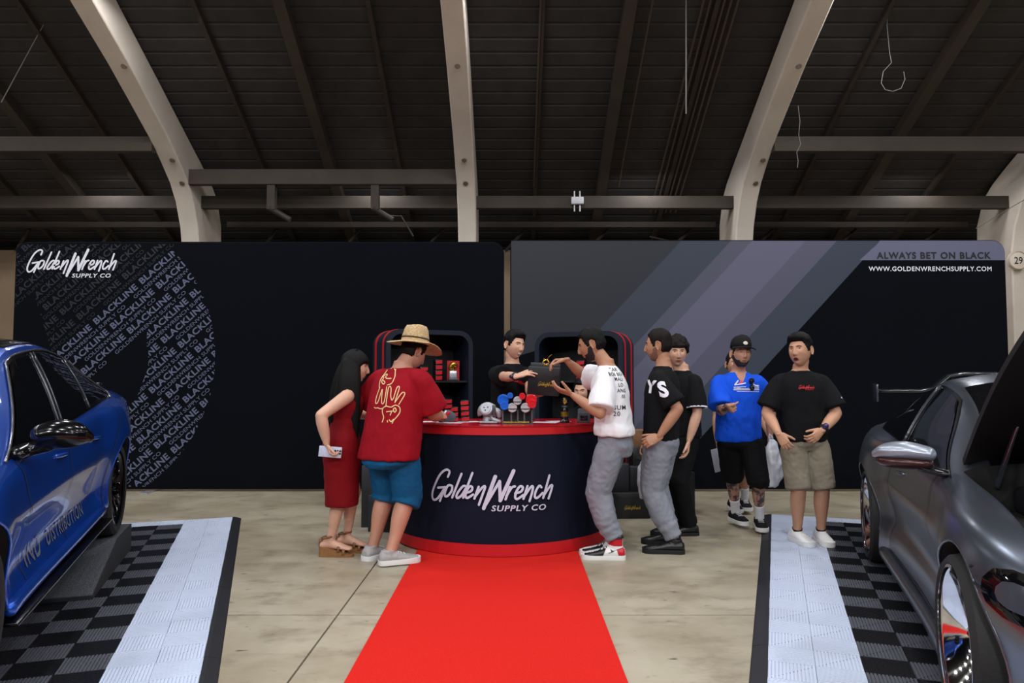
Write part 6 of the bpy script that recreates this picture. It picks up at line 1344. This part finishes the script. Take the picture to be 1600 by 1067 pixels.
V, F = logo_geo(0.985); V, F = refine2d(V, F, 0.04); meshobj('logo', [on_skirt(x, y, 0.016 + 6e-5 * l) for (x, y), l in zip(V, layer_ids(V, F))], F, mat('logo_white', (198, 203, 222), 0.6), ct)

# ---- things on the counter
def onc(u, dy=0.0, zz=CH):   # point on the counter top below pixel column u, given distance
    return Vector(((u - 800) / CAM_F * dy, dy, zz))
M_sil = mat('cast_aluminium', (176, 178, 184), 0.5, 0.6, 0.15, 30, 0.1, 60); M_sild = mat('dark_aluminium', (96, 98, 104), 0.35, 0.8)
tb = empty('turbocharger', onc(764, 5.86, CH + 0.003)); tag(tb, 'silver cast turbocharger standing on the counter', 'engine part')
box('flange', -0.075, 0.07, -0.05, 0.05, 0.0, 0.018, M_sil, tb, 0.006)
put_geo('volute', [tube_geo([(0.052 * math.cos(a) - 0.008, 0.0, 0.088 + 0.052 * math.sin(a)) for a in np.linspace(-2.2, 3.6, 26)], [0.02 + 0.014 * k / 25 for k in range(26)], 12)], M_sil, tb)
lathe('inlet', [(0.0, -0.058), (0.046, -0.058), (0.052, -0.054), (0.054, -0.03), (0.05, 0.03), (0.0, 0.03)], M_sil, tb, 28, 'Y', (-0.012, 0, 0.098), (RZ(-22), 0, RZ(-12)))
lathe('inlet_plate', [(0.0, -0.062), (0.04, -0.062), (0.042, -0.058), (0, -0.058)], mat('bright_plate', (168, 170, 176), 0.5, 0.3), tb, 28, 'Y', (-0.012, 0, 0.098), (RZ(-22), 0, RZ(-12)))
for x, z in ((-0.026, 0.106), (0.004, 0.108), (-0.014, 0.082)): lathe('bolt_hole', [(0, -0.0635), (0.0055, -0.0635), (0.0055, -0.061), (0, -0.061)], M_sole_b, tb, 10, 'Y', tuple(Vector((-0.012, 0, 0.098)) + Euler((RZ(-22), 0, RZ(-12))).to_matrix() @ Vector((x + 0.012, 0, z - 0.098))), (RZ(-22), 0, RZ(-12)))
put_geo('actuator', capsule([(0.055, -0.01, 0.105), (0.075, -0.02, 0.09), (0.082, -0.02, 0.06)], [0.022, 0.026, 0.02], 14), M_sil, tb); box('bracket', 0.03, 0.055, -0.045, -0.03, 0.05, 0.15, M_sild, tb, 0.003)
put_geo('outlet', capsule([(0.02, 0, 0.06), (0.04, -0.03, 0.03), (0.085, -0.03, 0.016)], [0.024, 0.02, 0.016], 12), M_sil, tb); put_geo('neck', capsule([(-0.02, 0, 0.01), (-0.02, 0, 0.06)], [0.034, 0.026], 14), M_sil, tb)

cd_ = empty('cap_display', onc(809, 5.83)); tag(cd_, 'clear acrylic stand showing round blue, silver and red caps', 'display stand')
M_acr = mat('clear_acrylic', (235, 240, 245), 0.05, 0, trans=0.92); M_acr.node_tree.nodes['Principled BSDF'].inputs['IOR'].default_value = 1.3
box('stand', -0.125, 0.125, -0.05, 0.06, 0.0, 0.006, M_acr, cd_); box('stand_back', -0.115, 0.115, 0.02, 0.026, 0.006, 0.12, mat('smoked_acrylic', (40, 42, 48), 0.08), cd_)
for x in (-0.12, -0.052, 0.0, 0.052, 0.112): tube('post', [(x, -0.01, 0.005), (x, -0.01, 0.11)], 0.0075, mat('smoked_post', (96, 92, 92), 0.15), cd_, 10)
tube('gold_rail', [(-0.12, -0.03, 0.014), (0.09, -0.03, 0.014)], 0.004, mat('gold_trim', (196, 160, 60), 0.3, 0.8), cd_, 8)
def cap_(u, v, r, col, key):
    p = at(u, v, 5.80 + (r - 0.046) * 1.6); L = p - cd_.location; m = mat('anodised_' + key, col, 0.28, 0.35)
    o = lathe('cap', [(0, -0.014), (r * 0.35, -0.014), (r * 0.37, -0.011), (r * 0.6, -0.011), (r * 0.62, -0.015), (r * 0.9, -0.015), (r, -0.008), (r, 0.012), (0, 0.012)], m, cd_, 28, 'Y', tuple(L))
    return o, L
for u, v, r in ((786, 625, .046), (788, 634, .035), (797, 618, .024)): cap_(u, v, r, (30, 110, 224), 'blue')
for u, v, r in ((830, 625, .046), (831, 631, .036), (816, 619, .026)): cap_(u, v, r, (226, 34, 48), 'red')
for u, v, r in ((808.5, 626, .034), (800.5, 637, .038), (821, 637, .039)):
    o, L = cap_(u, v, r, (200, 202, 208), 'silver'); box('slot', L.x - r * 0.98, L.x + r * 0.98, L.y - 0.0175, L.y - 0.012, L.z - 0.012, L.z - 0.006, M_sole_b, o).location = (-L.x, -L.y, -L.z)

tr = empty('bottle', onc(882, 5.98)); tag(tr, 'black and gold bottle standing on the counter beside the white tee', 'bottle')
M_gl = mat('black_gloss', (14, 13, 14), 0.15); M_gold = mat('polished_gold', (212, 168, 62), 0.22, 0.9)
lathe('bottle_body', [(0, 0), (0.04, 0), (0.042, 0.012), (0.036, 0.02), (0.03, 0.03), (0.03, 0.1), (0.026, 0.112), (0.024, 0.13), (0.02, 0.2), (0.017, 0.205), (0, 0.205)], M_gl, tr, 24)
lathe('gold_label', [(0.0305, 0.05), (0.0312, 0.05), (0.0312, 0.09), (0.0305, 0.09)], mat('gold_label', (150, 118, 46), 0.4, 0.6, 0.7, 60), tr, 24, closed=True); lathe('grey_ring', [(0.0242, 0.125), (0.0255, 0.125), (0.0248, 0.14), (0.0235, 0.14)], M_sild, tr, 20, closed=True)
put_geo('emblem', [tube_geo([(0.012 * math.cos(a), -0.022, 0.175 + 0.017 * math.sin(a)) for a in np.linspace(0, 2 * PI, 14)], 0.004, 6), tube_geo([(0, -0.022, 0.15), (0, -0.022, 0.2)], 0.0035, 6)], M_gold, tr)
cr_ = empty('card_terminal', onc(911, 5.99)); tag(cr_, 'dark grey wedge-shaped card terminal on the counter', 'card reader')
bm = bmesh.new(); vs = [bm.verts.new(p) for p in [(-.05, -.05, 0), (.05, -.05, 0), (.05, .06, 0), (-.05, .06, 0), (-.05, -.05, 0.075), (.05, -.05, 0.075), (.038, .05, 0.118), (-.038, .05, 0.118)]]
for f in ((3, 2, 1, 0), (4, 5, 6, 7), (0, 1, 5, 4), (1, 2, 6, 5), (2, 3, 7, 6), (3, 0, 4, 7)): bm.faces.new([vs[i] for i in f])
bmesh.ops.bevel(bm, geom=bm.edges[:], offset=0.006, segments=2, affect='EDGES'); smooth_by_angle(bmobj('housing', bm, mat('dark_grey_plastic', (58, 60, 68), 0.35), cr_), 50); box('screen', -.03, .03, -.055, -.0505, .02, .06, M_gl, cr_, 0.002)
M_pap = mat('paper', (214, 214, 222), 0.6, 0, 0.15, 14)
for i, (u, y, rz, w_, h_, lab) in enumerate(((672, 6.12, 0.3, .21, .15, 'white sheet on the counter nearest the straw hat man'), (705, 5.98, -0.2, .21, .16, 'white sheet on the counter in front of the red parts'), (732, 6.1, 0.5, .2, .14, 'white sheet lying left of the turbocharger'), (852, 6.02, -0.3, .21, .15, 'pale leaflet on the counter right of the cap stand'), (872, 6.18, 0.4, .18, .13, 'pale leaflet on the counter behind the bottle'))):
    o = box('paper_sheet', -w_ / 2, w_ / 2, -h_ / 2, h_ / 2, 0, 0.0015, M_pap); o.location = onc(u, y, CH); o.rotation_euler = (0, 0, rz); tag(o, lab, 'paper', 'papers on the counter')

# stacked red and black part packs
M_pk, M_pr = mat('pack_black', (20, 19, 22), 0.4), mat('pack_red', (196, 18, 34), 0.4)
def pack(p, rz, w_, h_, label, grp):
    t = empty('part_pack', p, rz); box('block', -w_ / 2, w_ / 2, -0.04, 0.05, 0, h_ * 0.96, M_pk, t, 0.003)
    bm = bmesh.new(); vs = [bm.verts.new(q) for q in [(-w_ * .46, -.048, h_ * .12), (w_ * .46, -.048, h_ * .2), (w_ * .5, -.048, h_ * .86), (-w_ * .5, -.048, h_ * .7), (-w_ * .46, -.038, h_ * .12), (w_ * .46, -.038, h_ * .2), (w_ * .5, -.038, h_ * .86), (-w_ * .5, -.038, h_ * .7)]]
    for f in ((0, 1, 2, 3), (7, 6, 5, 4), (0, 4, 5, 1), (1, 5, 6, 2), (2, 6, 7, 3), (3, 7, 4, 0)): bm.faces.new([vs[i] for i in f])
    bmobj('red_wing', bm, M_pr, t); tag(t, label, 'car part', grp); return t
ordn = ('lowest', 'second', 'third', 'topmost')
for nm, u, y, w_, n, dz in (('counter stack nearer the clerk', 727, 6.16, .068, 4, .045), ('counter stack beside the glove', 711, 6.1, .055, 3, .042)):
    for k in range(n): pack(onc(u, y, CH + dz * k), 0.1 - 0.05 * k, w_, dz, 'red and black pack, %s of the %s' % (ordn[k] if k < n - 1 else 'topmost', nm), 'red and black packs on the counter')
gl = empty('glove', onc(699, 5.98, CH + 0.0)); gl.rotation_euler = (0, 0, 0.2); tag(gl, 'grey and red work glove by the straw hat man', 'glove')
put_geo('palm', remesh([capsule([(-0.05, 0, 0.03), (0, 0, 0.055), (0.05, 0, 0.045)], [(0.03, 0.03), (0.05, 0.03), (0.035, 0.025)], 14, (0, 0, 1))], 0.006, 2), mat('grey_glove', (74, 76, 84), 0.7), gl)
put_geo('red_patch', capsule([(-0.02, -0.028, 0.045), (0.012, -0.03, 0.085)], [(0.012, 0.008), (0.014, 0.008)], 10), M_pr, gl); put_geo('white_cuff', tube_geo([(-0.05, -0.02, 0.02), (-0.035, -0.028, 0.06), (-0.01, -0.026, 0.1)], 0.007, 8), M_logo, gl)

# gift box changing hands
gb = empty('gift_box', at(850, 594, 6.24)); gb.rotation_euler = (RZ(6), RZ(4), RZ(-8)); M_gb = mat('black_card', (26, 27, 30), 0.45, 0, 0.08, 12)
box('carton', -0.135, 0.135, -0.05, 0.05, -0.125, 0.115, M_gb, gb, 0.004); box('lid_flap', -0.13, 0.13, 0.045, 0.06, 0.1, 0.15, M_gb, gb, 0.003, Matrix.Rotation(RZ(-8), 4, 'X'))
V, F = logo_geo(0.15, False); decal('logo', (V, F), (0.03, -0.052, -0.03), (1, 0, 0), (0, 0, 1), mat('gold_print', (196, 164, 60), 0.4, 0.4), gb, 0.001)
tag(gb, 'black gift box with a gold handwritten logo passing between clerk and customer', 'box')
rg_ = empty('gold_medallion', at(853, 566, 5.9)); put_geo('ring', lathe_geo([(0.02 + 0.005 * math.cos(a), 0.005 * math.sin(a)) for a in np.linspace(0, 2 * PI, 9)[:-1]], 24, 'Y', True), M_gold, rg_)
for k in range(6): a = k * PI / 3; put_geo('stud', capsule([(0.021 * math.cos(a), 0, 0.021 * math.sin(a)), (0.029 * math.cos(a), 0, 0.029 * math.sin(a))], [0.005, 0.004], 8), M_gold, rg_)
put_geo('loop', tube_geo([(0.012, 0, 0.026), (0.03, 0.005, 0.05), (0.05, 0.0, 0.062)], 0.0022, 6), M_gold, rg_); tag(rg_, 'small gold ring ornament dangling above the gift box', 'ornament')

# ================================================================ display towers
def tower(x, y, rz, W, D, H, label, out):
    t = empty('display_tower', (x, y, 0), rz); tag(t, label, 'display tower', 'arched display towers'); r = 0.16; n = 10
    def arch(w, h, rr): return [(-w, 0.0)] + [(-w + rr - rr * math.cos(a), h - rr + rr * math.sin(a)) for a in [PI / 2 * k / n for k in range(n + 1)]] + [(w - rr + rr * math.sin(a), h - rr + rr * math.cos(a)) for a in [PI / 2 * k / n for k in range(n + 1)]] + [(w, 0.0)]
    def shell(name, po, pi_, y0, y1, m, par):
        k = len(po); V = [(a, y0, b) for a, b in po] + [(a, y0, b) for a, b in pi_] + [(a, y1, b) for a, b in po] + [(a, y1, b) for a, b in pi_]; F = []
        for i in range(k - 1): F += [(i, i + 1, k + i + 1, k + i), (2 * k + i, 3 * k + i, 3 * k + i + 1, 2 * k + i + 1), (i, 2 * k + i, 2 * k + i + 1, i + 1), (k + i, k + i + 1, 3 * k + i + 1, 3 * k + i)]
        F += [(0, k, 3 * k, 2 * k), (k - 1, 3 * k - 1, 4 * k - 1, 2 * k - 1)]
        o = meshobj(name, V, F, m, par, True); bm = bmesh.new(); bm.from_mesh(o.data); bmesh.ops.recalc_face_normals(bm, faces=bm.faces[:]); bm.to_mesh(o.data); bm.free(); smooth_by_angle(o, 40); return o
    A, B = arch(W / 2, H, r), arch(W / 2 - 0.05, H - 0.05, r - 0.04); sh_ = shell('shell', A, B, -D / 2, D / 2, mat('navy_tower_fabric', (18, 25, 40), 0.6, spec=0.3), t)
    for y0, y1 in ((-D * 0.34, -D * 0.24), (D * 0.2, D * 0.32)): shell('red_band', arch(W / 2 + 0.004, H + 0.004, r), arch(W / 2 - 0.002, H - 0.002, r), y0, y1, M_redf, sh_)
    P = arch(W / 2 - 0.045, H - 0.045, r - 0.04); k = len(P); meshobj('back_panel', [(a, D / 2 - 0.06, b) for a, b in P] + [(a, D / 2 - 0.03, b) for a, b in P], [tuple(range(k))[::-1], tuple(range(k, 2 * k))], mat('tower_inside', (14, 15, 20), 0.7), t)
    for z in (1.335, 0.915, 0.5): box('shelf', -W / 2 + 0.05, W / 2 - 0.05, -D / 2 + 0.03, D / 2 - 0.06, z - 0.02, z, mat('shelf_board', (22, 23, 28), 0.4), t)
    return t
twL = tower(-0.985, 8.02, RZ(26), 0.98, 0.52, 1.88, 'arched navy display tower with shelves behind the straw hat man', 0)
twR = tower(0.80, 8.02, RZ(-22), 0.98, 0.52, 1.86, 'arched navy display tower with shelves behind the white tee', 0)
def onshelf(tw, x, z, y=-0.12): return (Matrix.Translation(tw.location) @ tw.rotation_euler.to_matrix().to_4x4()) @ Vector((x, y, z))
for nm, tw, x, z, w_, n, dz in (('tower stack beside the gold prize', twL, 0.13, 1.335, .075, 4, .058), ('tower stack behind the hat brim', twL, -0.04, 1.335, .085, 3, .05), ('stack in the other tower', twR, 0.0, 1.335, .09, 4, .055), ('lowest shelf in the hat-side tower', twL, 0.24, 0.915, .085, 4, .055)):
    for k in range(n): pack(onshelf(tw, x, z + dz * k), tw.rotation_euler.z, w_, dz, 'red and black pack, %s of the %s' % (ordn[k] if k < n - 1 else 'topmost', nm), 'red and black packs in the towers')
tp = empty('prize', onshelf(twL, 0.31, 1.335), 0.2); tag(tp, 'gold-topped silver prize in a red-backed box on the tower shelf', 'trophy')
box('plinth', -0.05, 0.05, -0.04, 0.04, 0, 0.03, M_sild, tp, 0.004); box('silver_block', -0.042, 0.042, -0.035, 0.03, 0.03, 0.11, mat('bright_silver', (216, 216, 222), 0.3, 0.5), tp, 0.01)
put_geo('gold_crest', [capsule([(-0.03, -0.01, 0.14), (0.0, -0.012, 0.185), (0.035, -0.01, 0.165)], [0.022, 0.026, 0.02], 12), capsule([(0, 0, 0.11), (0, 0, 0.16)], [0.02, 0.022], 12)], M_gold, tp); box('red_card', -0.06, 0.075, 0.03, 0.045, 0.0, 0.22, M_pr, tp)

# ================================================================ boxes and bags on the floor
def carton(name, p, rz, w_, d_, h_, m, label, cat, grp=None, logo=0.0, bag=False):
    t = empty(name, p, rz); box('carton', -w_ / 2, w_ / 2, -d_ / 2, d_ / 2, 0, h_, m, t, 0.005)
    if logo: V, F = logo_geo(logo, False); decal('logo', (V, F), (0.01, -d_ / 2 - 0.001, h_ * 0.42), (1, 0, 0), (0, 0, 1), MATS['gold_print'], t, 0.002)
    if bag:
        for y in (-d_ / 4, d_ / 4): tube('cord_handle', [(-w_ * .2, y, h_ - .01), (-w_ * .16, y, h_ + .06), (0, y, h_ + .085), (w_ * .16, y, h_ + .06), (w_ * .2, y, h_ - .01)], 0.004, M_sole_b, t, 6)
    else: box('lid_seam', -w_ / 2 - 0.002, w_ / 2 + 0.002, -d_ / 2 - 0.002, d_ / 2 + 0.002, h_ * 0.8, h_ * 0.812, M_sole_b, t)
    return tag(t, label, cat, grp)
M_bg = mat('charcoal_paper', (34, 36, 41), 0.5, 0, 0.1, 8)
carton('carton_box', (1.15, 7.27, 0), 0.05, 0.37, 0.3, 0.25, M_gb, 'wide black carton with a gold logo on the floor', 'box', 'black cartons and bags by the tower', 0.16)
carton('gift_bag', (1.06, 7.25, 0.25), 0.1, 0.17, 0.12, 0.27, M_bg, 'charcoal gift bag standing on the wide black carton, nearer the white tee', 'bag', 'black cartons and bags by the tower', 0, True)
carton('gift_bag', (1.25, 7.27, 0.25), -0.1, 0.17, 0.12, 0.24, M_bg, 'charcoal gift bag standing on the wide black carton, farther from the white tee', 'bag', 'black cartons and bags by the tower', 0, True)
carton('carton_box', (1.68, 7.45, 0), 0.2, 0.26, 0.26, 0.42, M_gb, 'tall black carton behind the lettered tee man', 'box', 'black cartons and bags by the tower')
carton('carton_box', (1.37, 7.57, 0), 0.0, 0.28, 0.24, 0.66, M_gb, 'tall black carton hidden behind the gift bags', 'box', 'black cartons and bags by the tower')
cb_ = empty('cardboard_box', (1.33, 7.57, 0.66), 0.05); tag(cb_, 'small brown cardboard box with a black label on top of the tall carton', 'box'); box('carton', -0.1, 0.1, -0.09, 0.09, 0, 0.17, mat('brown_cardboard', (136, 98, 66), 0.8, 0, 0.15, 12), cb_, 0.003); box('black_label', 0.0, 0.07, -0.0925, -0.089, 0.07, 0.16, M_gl, cb_)
carton('gift_bag', (-1.265, 6.80, 0), 0.1, 0.24, 0.16, 0.56, M_bg, 'large charcoal bag on the floor between the woman and the hat man', 'bag', 'charcoal bags by the counter', 0, True)
carton('gift_bag', (-1.17, 6.57, 0), -0.1, 0.2, 0.13, 0.32, M_bg, 'smaller charcoal bag with gold tag in front of the large one', 'bag', 'charcoal bags by the counter', 0.05, True)
wb = empty('plastic_bag', at(1004, 778, 6.1)); V, F = remesh([sect_loft([((x, 0, z), a, b, 2.2, 0.2) for z, a, b, x in ((0, .012, .01, -.005), (0.06, .03, .02, 0), (0.15, .045, .03, 0.004), (0.24, .035, .025, 0.0), (0.3, .015, .012, 0))])], 0.006, 2); put_geo('sack', (wrinkle(V, F, 0.01, 18, 9, (1, 1, .5)), F), MATS['white_plastic_film'], wb); put_geo('handle', tube_geo([(0, 0, 0.29), (0.01, 0, 0.34), (0.03, 0.0, 0.42)], 0.006, 8), MATS['white_plastic_film'], wb)
tag(wb, 'small white plastic bag hanging in front of the lettered tee man', 'bag')

bpy.data.scenes.remove(TMP)
